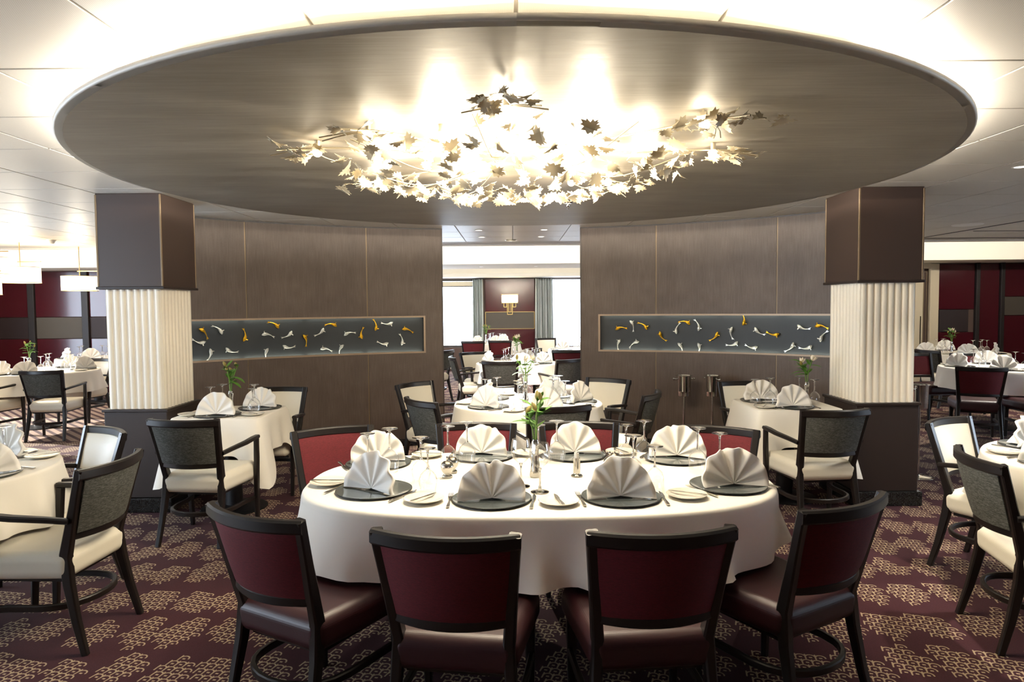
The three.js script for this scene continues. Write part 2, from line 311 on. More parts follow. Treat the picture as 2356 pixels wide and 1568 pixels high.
// ------------------------------------------------------------------ two square columns
for (const s of [-1, 1]) {
  const w = structGroup('column', s < 0 ? 'square column with cream fluted band beside the pendant lamps' : 'square column with cream fluted band beside the cream door', 'column');
  w.position.set(s < 0 ? -2.885 : 2.87, 0, -5.56);
  const W = 0.47, D = 0.54;
  part('plinth', rbox(W + 0.06, 0.11, D + 0.06, 0.006, 0, 0.055, 0), m.granite, w, 'dark granite plinth');
  part('lower_casing', rbox(W + 0.01, 0.67, D + 0.01, 0.006, 0, 0.445, 0), m.wenge, w, 'dark wood casing');
  part('ledge', rbox(W + 0.035, 0.022, D + 0.035, 0.005, 0, 0.784, 0), m.ledge, w);
  const core = part('core', box(W - 0.05, 0.93, D - 0.05, 0, 1.25, 0), m.flute, w);
  const rib = uvBox(new THREE.CylinderGeometry(0.021, 0.021, 0.915, 10, 1, false));
  const fillet = box(0.006, 0.915, 0.012);
  for (const [nx, nz, len, off] of [[1, 0, D - 0.05, W / 2 - 0.03], [-1, 0, D - 0.05, W / 2 - 0.03], [0, 1, W - 0.05, D / 2 - 0.03], [0, -1, W - 0.05, D / 2 - 0.03]]) {
    const n = Math.round(len / 0.0525);
    for (let k = 0; k < n; k++) {
      const a = -len / 2 + (k + 0.5) * len / n, r = part('fluting', rib, m.flute, core);
      r.position.set(nx ? nx * off : a, 1.252, nz ? nz * off : a); r.scale.set(nz ? 1.02 : 0.8, 1, nx ? 1.02 : 0.8);
    }
  }
  part('upper_ledge', rbox(W + 0.045, 0.02, D + 0.045, 0.005, 0, 1.72, 0), m.ledge, w);
  part('upper_casing', rbox(W + 0.02, 0.71, D + 0.02, 0.006, 0, 2.075, 0), m.panelDark, w, 'dark wood casing');
  part('corner_trim', merge([[1, 1], [1, -1], [-1, 1], [-1, -1]].map(([x, z]) => rbox(0.014, 0.69, 0.014, 0.004, x * (W / 2 + 0.007), 2.075, z * (D / 2 + 0.007)))), m.seam, w, 'slim bronze corner trim');
}

// ------------------------------------------------------------------ outer walls, windows
const wallBand = (parent, axis, at, thick, a0, a1, y0, y1, holes, mat, top = 2.94) => {   // wall along x or z with rectangular openings
  const list = [], put = (p, q, b, t) => { if (q - p < 1e-3 || t - b < 1e-3) return; list.push(axis === 'x' ? span(p, q, b, t, at - thick / 2, at + thick / 2) : span(at - thick / 2, at + thick / 2, b, t, p, q)); };
  let c = a0;
  for (const [p, q, b, t] of holes) { put(c, p, y0, y1); put(p, q, y0, b); put(p, q, t, y1); c = q; }
  put(c, a1, y0, y1);
  return part('wall_body', merge(list), mat, parent);
};
let wn = 0;
function windowUnit(axis, at, p, q, b, t, label) {
  wn++;
  const w = structGroup('window_' + wn, label, 'window');
  const fr = 0.05, place = (u0, u1, y0, y1, d) => axis === 'x' ? span(u0, u1, y0, y1, at - d, at + d) : span(at - d, at + d, y0, y1, u0, u1);
  part('window_frame', merge([place(p, p + fr, b, t, 0.04), place(q - fr, q, b, t, 0.04), place(p, q, b, b + fr, 0.04), place(p, q, t - fr, t, 0.04)]), m.frame, w);
  part('pane', place(p + fr, q - fr, b + fr, t - fr, 0.003), m.pane, w);
  return w;
}
{
  const back = structGroup('wall_back', 'end wall of the far dining room with tall windows and glossy burgundy panel', 'wall');
  const holes = [[-3.7, -2.35, 0.55, 2.22], [-2.2, -0.85, 0.55, 2.22], [0.75, 2.1, 0.55, 2.22], [2.25, 3.7, 0.55, 2.22]];
  wallBand(back, 'x', -17.1, 0.2, -4.1, 4.1, 0, 2.94, holes, m.wall);
  part('glossy_panel', rbox(1.2, 0.80, 0.03, 0.004, -0.045, 1.815, -16.985), m.gloss, back, 'glossy burgundy panel');
  part('matt_panel', rbox(1.2, 0.40, 0.03, 0.004, -0.045, 1.205, -16.985), m.insert, back, 'matt grey panel');
  part('glossy_panel', rbox(1.2, 0.99, 0.03, 0.004, -0.045, 0.505, -16.985), m.gloss, back, 'glossy burgundy panel');
  part('brass_line', merge([box(1.2, 0.012, 0.036, -0.045, 1.411, -16.985), box(1.2, 0.012, 0.036, -0.045, 1.0, -16.985), box(0.012, 0.40, 0.036, -0.64, 1.205, -16.985), box(0.012, 0.40, 0.036, 0.55, 1.205, -16.985)]), m.brass, back, 'thin brass line');
  const winLabels = ['bright tall window at the far corner beyond the blind', 'bright tall window with raised blind beside the grey curtain', 'bright tall window with sheer curtain beside the grey curtain', 'bright tall window at the far corner beyond the sheer'];
  holes.forEach(([p, q, b, t], i) => windowUnit('x', -17.1, p, q, b, t, winLabels[i]));
  const sides = structGroup('wall_alcove', 'brown side walls of the far dining room', 'wall');
  part('wall_body', merge([span(-4.2, -4.0, 0, 2.94, -17.2, -13.1), span(4.0, 4.2, 0, 2.94, -17.2, -13.1)]), m.wall, sides);
}
{ // far wall on the pendant lamp side and far wall on the door side, both panelled
  for (const s of [-1, 1]) {
    const w = structGroup(s < 0 ? 'wall_far_left' : 'wall_far_right', s < 0 ? 'glossy burgundy panelled wall behind the pendant lamps' : 'glossy burgundy panelled wall beside the cream door', 'wall');
    part('wall_body', s < 0 ? span(-9.9, -4.0, 0, 2.5, -13.2, -13.0) : span(4.0, 10, 0, 2.5, -13.2, -13.0), m.wall, w);
    const pan = (x0, x1, y0, y1, mat, label, d = 0.03) => part(mat === m.gloss ? 'glossy_panel' : 'matt_panel', rbox(x1 - x0 - 0.01, y1 - y0 - 0.01, d, 0.004, (x0 + x1) / 2, (y0 + y1) / 2, -13 + d / 2), mat, w, label);
    const post = (x, wd = 0.12) => part('post', rbox(wd, 2.3, 0.07, 0.006, x, 1.15, -12.96), m.post, w, 'dark upright');
    if (s < 0) {
      for (const x of [-9.75, -8.93, -7.93, -7.0, -6.0, -5.0]) post(x);
      for (const [x0, x1, mid] of [[-9.69, -8.99, m.insertDark], [-8.87, -7.99, m.insert], [-7.87, -7.06, m.insertDark], [-6.94, -6.06, m.insert], [-5.94, -5.06, m.insertDark]]) {
        pan(x0, x1, 1.42, 2.27, m.gloss); pan(x0, x1, 1.02, 1.42, mid); pan(x0, x1, 0.0, 1.02, m.gloss);
      }
    } else {
      for (const x of [8.66, 9.12]) post(x, 0.07);
      pan(7.93, 8.62, 1.42, 2.27, m.gloss); pan(7.96, 8.52, 1.0, 1.42, m.insertDark); pan(7.93, 8.62, 0, 1.0, m.gloss);
      pan(8.70, 9.08, 0, 2.27, m.gloss); pan(9.16, 9.8, 1.65, 2.27, m.gloss); pan(9.16, 9.8, 1.30, 1.65, m.insert); pan(9.16, 9.8, 0, 1.30, m.gloss);
      pan(5.3, 6.3, 0, 2.27, m.gloss); pan(4.2, 5.2, 0, 2.27, m.gloss);
    }
  }
  const d = structGroup('door_1', 'cream panelled door in a cream frame beside burgundy wall', 'door');
  part('door_leaf', rbox(1.1, 2.18, 0.05, 0.006, 7.1, 1.09, -12.965), m.doorCream, d);
  part('door_frame', merge([rbox(0.16, 2.27, 0.08, 0.006, 7.84, 1.135, -12.95), rbox(0.16, 2.27, 0.08, 0.006, 6.40, 1.135, -12.95), rbox(1.3, 0.1, 0.08, 0.006, 7.12, 2.23, -12.95)]), m.doorCream, d);
  part('inlay', merge([[0, 0], [0.05, 0.05]].flatMap(([a, b]) => [box(0.012, 2.0 - a * 4, 0.01, 7.70 - a, 1.12, -12.936), box(0.9 - 2 * a, 0.012, 0.01, 7.25, 2.12 - b * 2, -12.936), box(0.012, 1.0, 0.012, 7.60, 0.8, -12.936)])), m.doorLine, d, 'thin dark inlay line');
}
{ // side and rear walls, mostly out of sight
  const l = structGroup('wall_left', 'window wall beside the pendant lamp tables', 'wall');
  const h1 = [[-7.3, -6.45, 0.5, 2.3], [-6.3, -4.9, 0.5, 2.3], [-4.75, -3.1, 0.5, 2.3], [-2.9, -1.3, 0.5, 2.3], [-0.9, 0.8, 0.5, 2.3]];
  wallBand(l, 'z', -6.3, 0.2, -7.6, 4.7, 0, 2.6, h1, m.wall);
  const h2 = [[-10.7, -8.4, 0.4, 2.4]];
  wallBand(l, 'z', -9.8, 0.2, -13.2, -7.6, 0, 2.94, h2, m.wall);
  part('wall_return', span(-9.9, -6.2, 0, 2.94, -7.7, -7.5), m.wall, l);
  h1.forEach(([p, q, b, t], i) => windowUnit('z', -6.3, p, q, b, t, ['first', 'second', 'third', 'fourth', 'fifth'][i] + ' tall window from the corner in the side window wall'));
  h2.forEach(([p, q, b, t], i) => windowUnit('z', -9.8, p, q, b, t, 'tall window in the recessed side wall by the striped carpet'));
  const r = structGroup('wall_right', 'side wall beyond the cream door', 'wall');
  const h3 = [[-6.5, -4.9, 0.5, 2.3], [-4.3, -2.7, 0.5, 2.3]];
  wallBand(r, 'z', 9.9, 0.2, -13.2, 4.7, 0, 2.94, h3, m.wall);
  h3.forEach(([p, q, b, t], i) => windowUnit('z', 9.9, p, q, b, t, ['first', 'second'][i] + ' tall window from the cream door in the side wall'));
  const k = structGroup('wall_rear', 'plain brown wall at the rear of the dining room', 'wall');
  part('wall_body', span(-6.4, 10, 0, 2.6, 4.6, 4.8), m.wall, k);
}

// ------------------------------------------------------------------ curtains, blind, sconce
function curtain(x0, x1, n, label) {
  const seg = n * 8, g = new THREE.PlaneGeometry(x1 - x0, 2.14, seg, 6);
  deform(g, (v) => { const u = (v.x / (x1 - x0) + 0.5) * n * Math.PI * 2; v.z += 0.045 * Math.sin(u) + 0.012 * Math.sin(u * 2.3 + v.y * 2); v.x += 0.012 * Math.sin(u * 0.5 + v.y); });
  const t = thing('curtain', label, 'curtain', [(x0 + x1) / 2, 1.14, -16.86]);
  part('drape', g, m.curtain, t); part('rail', uvBox(new THREE.CylinderGeometry(0.012, 0.012, x1 - x0 + 0.05, 8).rotateZ(Math.PI / 2).translate(0, 1.075, 0)), m.frame, t);
  return t;
}
curtain(-0.95, -0.68, 5, 'narrow grey pleated curtain beside the blind window');
curtain(0.57, 1.0, 7, 'wide grey pleated curtain beside the sheer window');
curtain(-2.32, -2.16, 3, 'slim grey curtain between the two blind side windows'); curtain(1.70, 1.86, 3, 'slim grey curtain at the edge of the sheer window');
{
  const t = thing('roller_blind', 'pale roller blind raised above the bright window', 'blind', [-1.55, 2.1, -16.93]);
  part('fabric', box(1.25, 0.11, 0.006), m.doorCream, t); part('bottom_bar', box(1.25, 0.022, 0.02, 0, -0.062, 0), m.frame, t);
  const g = new THREE.PlaneGeometry(0.98, 1.62, 120, 2); deform(g, (v) => { v.z += 0.02 * Math.sin(v.x * 90); });
  solo('sheer_curtain', g, m.sheer, 'gathered white sheer curtain hanging before the bright window', 'curtain', [1.36, 1.38, -16.95]);
}
{
  const t = thing('wall_sconce', 'glowing wall sconce with square shade and brass fretwork', 'sconce', [-0.045, 1.62, -16.97]);
  part('shade', rbox(0.40, 0.20, 0.12, 0.03, 0, 0.11, 0.07), m.glowShade, t, 'cream lit shade');
  const loop = (x, y, w, h) => merge([box(w, 0.018, 0.02, x, y + h / 2, 0.03), box(w, 0.018, 0.02, x, y - h / 2, 0.03), box(0.018, h, 0.02, x - w / 2, y, 0.03), box(0.018, h, 0.02, x + w / 2, y, 0.03)]);
  part('fretwork', merge([loop(0, -0.12, 0.12, 0.30), loop(0, -0.10, 0.05, 0.22), loop(-0.11, -0.035, 0.07, 0.11), loop(0.11, -0.035, 0.07, 0.11)]), m.brass, t, 'brass rectangular fretwork');
  part('shade_rim', merge([box(0.41, 0.012, 0.13, 0, 0.005, 0.07), box(0.41, 0.012, 0.13, 0, 0.215, 0.07)]), m.brass, t);
  const l = new THREE.PointLight(WARM, 2.0); l.position.set(-0.045, 1.73, -16.82); l.castShadow = true; scene.add(l);
}

// ------------------------------------------------------------------ downlights
const spotRing = lathe([[0.035, 0.004], [0.036, -0.003], [0.048, -0.004], [0.05, 0.0]], 20), spotDisc = new THREE.CylinderGeometry(0.035, 0.035, 0.004, 20);
function downlight(x, z, y, I, label, color = NEUTRAL, ang = 0.75, group) {
  const t = thing('downlight', label, 'downlight', [x, y, z], 0, group);
  part('ring', spotRing, m.whitePlastic, t); part('lamp', spotDisc, m.glowSpot, t, 'glowing lamp');
  if (I) { const l = new THREE.SpotLight(color, I, 0, ang, 0.6); l.position.set(x, y - 0.012, z); l.target.position.set(x, 0, z); l.castShadow = true; l.shadow.radius = 2; scene.add(l, l.target); }
}
for (const x of [-0.37, 0.38]) for (const z of [-8.04, -8.84]) downlight(x, z, CEIL - 0.001, 24, 'small round ceiling downlight beyond the wall opening', NEUTRAL, 0.8, 'downlights beyond the opening');
for (const x of [-0.55, 0.45]) downlight(x, -12.8, 2.279, 24, 'small round downlight in the lowered ceiling strip', NEUTRAL, 0.8, 'downlights in the lowered strip');
downlight(-6.55, -8.6, CEIL - 0.001, 10, 'small round ceiling downlight before the pendant lamps');
for (const x of [-0.45, 0.5]) { downlight(x, -7.22, CEIL - 0.001, 0, 'ceiling spotlight between the metal disc and the wall opening', NEUTRAL, 0.5, 'spots behind the metal disc'); const l = new THREE.SpotLight(NEUTRAL, 50, 0, 0.42, 0.7); l.position.set(x, CEIL - 0.013, -7.22); l.target.position.set(x * 0.4 + 0.1, 0.76, -5.8); l.castShadow = true; scene.add(l, l.target); }
downlight(2.83, -3.45, CEIL - 0.001, 16, 'ceiling downlight above the round table beyond the cream door column', NEUTRAL, 0.7);
downlight(3.3, -4.55, CEIL - 0.001, 12, 'ceiling downlight above the aisle by the cream door column', NEUTRAL, 0.7);
downlight(6.0, -8.0, CEIL - 0.001, 22, 'ceiling downlight above the burgundy chair table', NEUTRAL, 0.85);
downlight(7.0, -9.2, CEIL - 0.001, 20, 'ceiling downlight above the table near the cream door', NEUTRAL, 0.85);
{
  const t = thing('smoke_detector', 'white smoke detector on the ceiling above the pendant tables', 'detector', [-5.75, CEIL, -8.75]);
  part('base', uvBox(lathe([[0, -0.012], [0.055, -0.012], [0.058, 0]], 20)), m.whitePlastic, t); part('sensor', uvBox(lathe([[0, -0.05], [0.028, -0.048], [0.04, -0.03], [0.045, -0.012]], 20)), m.whitePlastic, t);
  const v = thing('air_vent', 'small round ceiling vent beyond the wall opening', 'vent', [0.0, CEIL, -9.3]);
  part('grille', uvBox(lathe([[0, -0.006], [0.03, -0.006], [0.035, -0.002], [0.05, -0.008], [0.07, -0.008], [0.08, 0]], 24)), m.steel, v);
  const q = thing('sprinkler', 'small chrome fire sprinkler under the brushed metal disc', 'sprinkler', [0.42, SY, -5.16]);
  part('rosette', uvBox(lathe([[0, -0.012], [0.03, -0.012], [0.034, -0.004], [0.034, 0]], 20)), m.chrome, q); part('head', uvBox(lathe([[0, -0.055], [0.005, -0.055], [0.006, -0.045], [0.014, -0.035], [0.014, -0.015], [0.009, -0.011]], 16)), m.chrome, q);
  const c = thing('ceiling_vent', 'flush round white ceiling vent near the dark grooves', 'vent', [5.15, CEIL, -7.9]);
  part('cover', uvBox(lathe([[0, -0.006], [0.12, -0.006], [0.13, -0.010], [0.15, -0.008], [0.16, 0]], 28)), m.whitePlastic, c);
}
// pendant lamps
const drumSide = new THREE.CylinderGeometry(0.225, 0.225, 0.2, 36, 1, true), drumBottom = lathe([[0, -0.093], [0.21, -0.093]], 36), drumRing = merge([new THREE.TorusGeometry(0.226, 0.004, 6, 36).rotateX(Math.PI / 2).translate(0, 0.1, 0), new THREE.TorusGeometry(0.226, 0.004, 6, 36).rotateX(Math.PI / 2).translate(0, -0.1, 0)]);
for (const [x, y, z, label] of [[-6.33, 2.01, -9.0, 'white glowing drum pendant beside the higher overlapping drum'], [-6.35, 2.10, -8.45, 'white glowing drum pendant hanging highest of the group'], [-6.0, 1.92, -9.7, 'white glowing drum pendant hanging next to the fluted column'], [-6.12, 1.84, -8.0, 'white glowing drum pendant hanging lowest at the edge'], [-6.05, 2.02, -10.9, 'white glowing drum pendant behind the column side drum']]) {
  const t = thing('pendant_lamp', label, 'pendant lamp', [x, y, z]);
  part('shade', drumSide, m.glowShade, t, 'white fabric drum'); part('diffuser', drumBottom, m.glowShade, t); part('hoop', drumRing, m.brass, t);
  part('rod', uvBox(new THREE.CylinderGeometry(0.006, 0.006, CEIL - y - 0.1 + (z < -10 ? 0.41 : 0), 8).translate(0, 0.1 + (CEIL - y - 0.1 + (z < -10 ? 0.41 : 0)) / 2, 0)), m.brass, t);
  part('bracket', box(0.30, 0.012, 0.012, 0.12, 0.17, 0), m.brass, t);
  const l = new THREE.PointLight(WARM, 1.6); l.position.set(x, y, z); l.castShadow = true; scene.add(l);
}
{
  const t = thing('track_spot', 'small white spotlight on the ceiling beside the pendant lamps', 'spotlight', [-6.28, 2.28, -12.2]);
  part('stem', uvBox(new THREE.CylinderGeometry(0.012, 0.012, 0.08, 8).translate(0, -0.04, 0)), m.whitePlastic, t); part('head', uvBox(new THREE.CylinderGeometry(0.03, 0.045, 0.1, 14).rotateZ(1.1).translate(0.02, -0.11, 0)), m.glowSpot, t);
}

// ------------------------------------------------------------------ chandelier of metal maple leaves
{
  const CX = 0.03, CZ = -3.5;
  const t = thing('leaf_chandelier', 'sprawling chandelier of cut metal maple leaves glowing under the disc', 'chandelier', [CX, SY, CZ]);
  part('canopy', uvBox(lathe([[0, -0.012], [0.16, -0.012], [0.18, 0]], 28)), m.branch, t);
  const outline = [[0, 1], [0.10, 0.72], [0.30, 0.80], [0.26, 0.50], [0.62, 0.62], [0.58, 0.46], [0.92, 0.36], [0.66, 0.20], [0.74, 0.04], [0.44, 0.04], [0.52, -0.26], [0.24, -0.16], [0.05, -0.30]];
  const leafGeo = (bend) => {
    const sh = new THREE.Shape([...outline.map(([x, y]) => new THREE.Vector2(x, y)), ...outline.slice(1).reverse().map(([x, y]) => new THREE.Vector2(-x, y))]);
    const g = new THREE.ExtrudeGeometry(sh, { depth: 0.02, bevelEnabled: false });
    return toCreasedNormals(deform(g, (v) => { v.z += bend * (0.35 * Math.abs(v.x) - 0.30 * v.y * v.y); }).scale(0.054, 0.054, 0.054).rotateX(-Math.PI / 2), 0.4);
  };
  const geos = [leafGeo(0.6), leafGeo(1.0), leafGeo(-0.5)];
  const put = (x, y, z, tilt = 0.5, s = 1) => { const l = part('leaf', geos[Math.floor(rnd() * 3)], m.leaf, t); l.position.set(x, y, z); l.rotation.set(rr(-tilt, tilt), rr(0, 6.28), rr(-tilt, tilt), 'YXZ'); l.scale.setScalar(rr(0.75, 1.15) * s); return l; };
  const bowl = (r) => -0.085 - 0.125 * (1 - (r / 0.88) ** 2);
  let n = 0;
  for (let k = 0; k < 186; k++) {   // shallow bowl
    const r = 0.88 * Math.sqrt((k + 0.5) / 186), a = k * 2.39996 + rr(-0.2, 0.2);
    put(r * Math.cos(a), bowl(r) + rr(-0.012, 0.012), r * Math.sin(a), 0.95); n++;
  }
  const arms = [[-1.06, 0.33, 14], [-0.92, -0.62, 16], [-0.72, 0.68, 12], [0.86, 0.82, 16], [1.08, 0.20, 16], [0.62, -0.66, 10], [-0.05, 1.08, 14], [-0.55, -0.78, 8]];
  for (const [x, z, c] of arms) {
    for (let k = 0; k < c; k++) { const u = k / c; put(x * (1.06 - 0.3 * u) + rr(-0.14, 0.14), -0.055 + rr(-0.022, 0.022), z * (1.06 - 0.3 * u) + rr(-0.12, 0.12), 0.6); }
    const br = part('branch', tube([V(x * 0.12, -0.01, z * 0.12), V(x * 0.5, -0.028, z * 0.5), V(x * 0.8 + 0.03, -0.03, z * 0.8), V(x * 1.02, -0.05, z * 1.02)], 0.005, 14, 5), m.branch, t);
    for (let j = 0; j < 3; j++) { const a = rr(0, 6.28); part('twig', tube([V(x * 0.85, -0.035, z * 0.85), V(x * 0.9 + 0.07 * Math.cos(a), -0.055, z * 0.9 + 0.07 * Math.sin(a)), V(x * 0.9 + 0.16 * Math.cos(a), -0.075, z * 0.9 + 0.16 * Math.sin(a))], 0.0028, 8, 4), m.branch, br); }
  }
  for (let k = 0; k < 8; k++) { const a = k * Math.PI / 4 + 0.2; part('wire', tube([V(0.1 * Math.cos(a), -0.01, 0.1 * Math.sin(a)), V(0.45 * Math.cos(a), -0.14, 0.45 * Math.sin(a)), V(0.86 * Math.cos(a), -0.04, 0.86 * Math.sin(a))], 0.003, 14, 4), m.branch, t); }
  const bulb = new THREE.SphereGeometry(0.022, 14, 10), cap = new THREE.CylinderGeometry(0.012, 0.012, 0.034, 10);
  const spots = [[0, 0.12]]; for (let k = 0; k < 5; k++) spots.push([0.36 * Math.cos(k * 1.2566 + 0.3), 0.36 * Math.sin(k * 1.2566 + 0.3)]); for (let k = 0; k < 6; k++) spots.push([0.64 * Math.cos(k * 1.0472), 0.64 * Math.sin(k * 1.0472)]); for (const [x, z] of arms.slice(0, 7)) spots.push([x * 0.86, z * 0.86]);
  for (const [x, z] of spots) {
    const b = part('bulb', bulb, m.glowWarm, t, 'glowing bulb'); b.position.set(x, -0.052, z);
    const s = part('socket', cap, m.branch, t); s.position.set(x, -0.018, z);
    const l = new THREE.PointLight(WARM, Math.hypot(x, z) > 0.7 ? 0.3 : 1.95); l.position.set(CX + x, SY - 0.052, CZ + z); l.castShadow = true; l.shadow.radius = 1.1; scene.add(l);
  }
}

// ------------------------------------------------------------------ chairs
const hwAt = (y) => 0.200 + (y - 0.45) * 0.095, zAt = (y) => 0.205 + (y - 0.45) * 0.27, bow = 0.062;
const backZ = (x, y) => zAt(y) + bow * (1 - Math.min(1, (x / hwAt(y)) ** 2));
function panelGeo(y0, y1, inset, depth, off) {   // upholstered panel following the bowed, fanned back
  const g = uvBox(new RoundedBoxGeometry(1, 1, 0.3, 5, 0.10));
  const seg = g.attributes.position.count;
  const dense = new THREE.BoxGeometry(1, 1, 1, 12, 8, 2);
  deform(dense, (v) => {
    const y = y0 + (v.y + 0.5) * (y1 - y0), hw = hwAt(y) - inset, x = v.x * 2 * hw, puff = (1 - (2 * v.x) ** 4) * (1 - (2 * v.y) ** 4);
    v.set(x, y, backZ(x, y) + off + v.z * depth * (0.35 + 0.65 * puff));
  });
  return uvBox(toCreasedNormals(dense, 0.9));
}
function chair(name, label, arms) {
  const t = thing(name, label, 'chair');
  const seatMat = arms ? m.cream : m.burgundyLeather;
  const seat = new RoundedBoxGeometry(0.49, 0.125, 0.48, 6, 0.045);
  deform(seat, (v) => {
    const u = (v.z + 0.24) / 0.48; v.x *= 1.0 - 0.13 * u;
    if (v.y > 0) v.y += 0.016 * (1 - (v.x / 0.25) ** 2) * (1 - (v.z / 0.25) ** 2);
    v.z -= 0.02 * (1 - (v.x / 0.25) ** 2) * (v.z < 0 ? 1 : 0);
  });
  seat.translate(0, 0.402, -0.005);
  part('seat', seat, seatMat, t, arms ? 'cream leather seat' : 'burgundy leather seat');
  const N = 12, pts = (y, n = N, e = 1) => Array.from({ length: n + 1 }, (_, i) => { const x = (i / n * 2 - 1) * hwAt(y) * e; return V(x, y, backZ(x / e, y)); });
  part('top_rail', sweep(pts(0.826, N, 1.01), [0.034, 0.048], V(0, 1, 0), 0.22), m.wood, t);
  part('lower_rail', sweep(pts(0.536, N, 0.93), [0.028, 0.036], V(0, 1, 0), 0.2), m.wood, t);
  for (const s of [-1, 1]) {
    const P = [0, 0.15, 0.32, 0.45, 0.55, 0.68, 0.80, 0.848].map((y) => y < 0.45 ? V(s * (0.188 + (0.45 - y) * 0.055), y, 0.205 + (0.45 - y) ** 1.5 * 0.30) : V(s * (hwAt(y) - 0.012), y, zAt(y)));
    part('leg', sweep(P, [[0.028, 0.03], [0.032, 0.036], [0.037, 0.045], [0.04, 0.05], [0.038, 0.044], [0.038, 0.036], [0.04, 0.034], [0.04, 0.034]], V(0, 0, 1), 0.16), m.wood, t);
    if (arms) {
      part('leg', sweep([V(s * 0.245, 0, -0.175), V(s * 0.25, 0.3, -0.165), V(s * 0.262, 0.5, -0.15), V(s * 0.268, 0.638, -0.14)], [[0.026, 0.03], [0.032, 0.038], [0.032, 0.038], [0.03, 0.034]], V(0, 0, 1), 0.18), m.wood, t);
      part('armrest', sweep([V(s * 0.224, 0.615, zAt(0.63) - 0.005), V(s * 0.245, 0.628, 0.16), V(s * 0.270, 0.642, 0.02), V(s * 0.274, 0.652, -0.08), V(s * 0.268, 0.652, -0.158)], [[0.03, 0.026], [0.034, 0.026], [0.042, 0.026], [0.044, 0.026], [0.038, 0.026]], V(0, 1, 0), 0.25), m.wood, t);
    } else part('leg', sweep([V(s * 0.205, 0, -0.205), V(s * 0.205, 0.2, -0.2), V(s * 0.205, 0.372, -0.195)], [[0.027, 0.027], [0.034, 0.034], [0.042, 0.042]], V(0, 0, 1), 0.18), m.wood, t);
  }
  part('apron', merge([box(0.38, 0.04, 0.02, 0, 0.345, -0.18), box(0.34, 0.04, 0.02, 0, 0.345, 0.18), box(0.02, 0.04, 0.36, -0.175, 0.345, 0), box(0.02, 0.04, 0.36, 0.175, 0.345, 0)]), m.wood, t);
  const fz = arms ? -0.168 : -0.2, U = [V(arms ? -0.235 : -0.212, 0.21, fz), V(-0.212, 0.21, -0.05), V(-0.21, 0.21, 0.08)];
  for (let k = 1; k < 12; k++) { const a = Math.PI - k / 12 * Math.PI; U.push(V(0.205 * Math.cos(a), 0.21, 0.10 + 0.16 * Math.sin(a))); }
  U.push(V(0.21, 0.21, 0.08), V(0.212, 0.21, -0.05), V(arms ? 0.235 : 0.212, 0.21, fz));
  part('stretcher', sweep(U, [0.022, 0.03], V(0, 1, 0), 0.2), m.wood, t);
  if (arms) { part('backrest', panelGeo(0.548, 0.808, 0.022, 0.045, -0.012), m.cream, t, 'cream leather inner back'); part('back_cover', panelGeo(0.550, 0.806, 0.024, 0.012, 0.011), m.weave, t, 'charcoal woven outer back'); }
  else part('backrest', panelGeo(0.548, 0.808, 0.022, 0.036, 0), m.red, t, 'red woven back panel');
  return t;
}
const protos = {};
// M = middle of the back's top on the plan, n = direction the chair faces
function placeChair(kind, M, n, label, group) {
  const L = Math.hypot(...n), nx = n[0] / L, nz = n[1] / L, turn = Math.atan2(-nx, -nz), p = [M[0] + nx * 0.355, 0, M[1] + nz * 0.355];
  if (!protos[kind]) { const c = protos[kind] = chair(kind === 'red' ? 'dining_chair' : 'armchair', label, kind !== 'red'); c.position.set(...p); c.rotation.y = turn; if (group) c.userData.group = group; return c; }
  return copyThing(protos[kind], p, turn, label, group);
}
const A = 'arm', Rd = 'red';
const OVAL = 'chairs of the oval table';
placeChair(Rd, [-0.935, -2.37], [0.50, -0.86], 'red-backed chair at oval table, outer seat toward pendant lamps, far from fish wall', OVAL);
placeChair(Rd, [-0.225, -2.12], [0.15, -0.99], 'red-backed chair at oval table, inner seat toward pendant lamps, far from fish wall', OVAL);
placeChair(Rd, [0.475, -2.13], [-0.085, -0.99], 'red-backed chair at oval table, inner seat toward ice buckets, far from fish wall', OVAL);
placeChair(Rd, [1.215, -2.43], [-0.50, -0.86], 'red-backed chair at oval table, outer seat toward ice buckets, far from fish wall', OVAL);
placeChair(Rd, [-1.08, -4.10], [0.48, 0.87], 'red-backed chair at oval table, outer seat toward pendant lamps, near fish wall', OVAL);
placeChair(Rd, [-0.22, -4.22], [0.0, 1], 'red-backed chair at oval table, inner seat toward pendant lamps, near fish wall', OVAL);
placeChair(Rd, [0.40, -4.22], [-0.02, 1], 'red-backed chair at oval table, inner seat toward ice buckets, near fish wall', OVAL);
placeChair(Rd, [1.19, -4.02], [-0.45, 0.89], 'red-backed chair at oval table, outer seat toward ice buckets, near fish wall', OVAL);
placeChair(A, [-2.13, -4.41], [0.10, -0.99], 'charcoal-backed armchair at the small table by the pendant side column');
placeChair(A, [-2.08, -6.24], [0, 1], 'cream armchair between fish wall and small table by pendant side column');
placeChair(A, [2.17, -4.59], [-0.10, -0.99], 'charcoal-backed armchair at the small table by the cream door column');
placeChair(A, [2.12, -6.38], [0, 1], 'cream armchair beside the ice buckets at small square table');
placeChair(A, [-1.87, -3.28], [-1, -0.05], 'charcoal-backed armchair with sunlit seat at round table by pendant side column');
placeChair(A, [-2.40, -4.14], [-0.58, 0.81], 'cream armchair against the pendant side column, facing the round table');
placeChair(A, [2.13, -3.22], [0.98, 0.20], 'charcoal-backed armchair at round table standing by cream door column');
placeChair(A, [2.62, -4.22], [0.52, 0.85], 'cream armchair standing just beside the cream door column');
placeChair(A, [-0.95, -6.50], [0.80, 0.6], 'cream armchair against fish wall at round table before opening, pendant side');
placeChair(A, [-0.74, -5.27], [0.8, -0.6], 'charcoal-backed armchair at round table before opening, pendant side');
placeChair(A, [0.34, -4.87], [-0.25, -0.97], 'charcoal-backed armchair between the oval table and the round table');
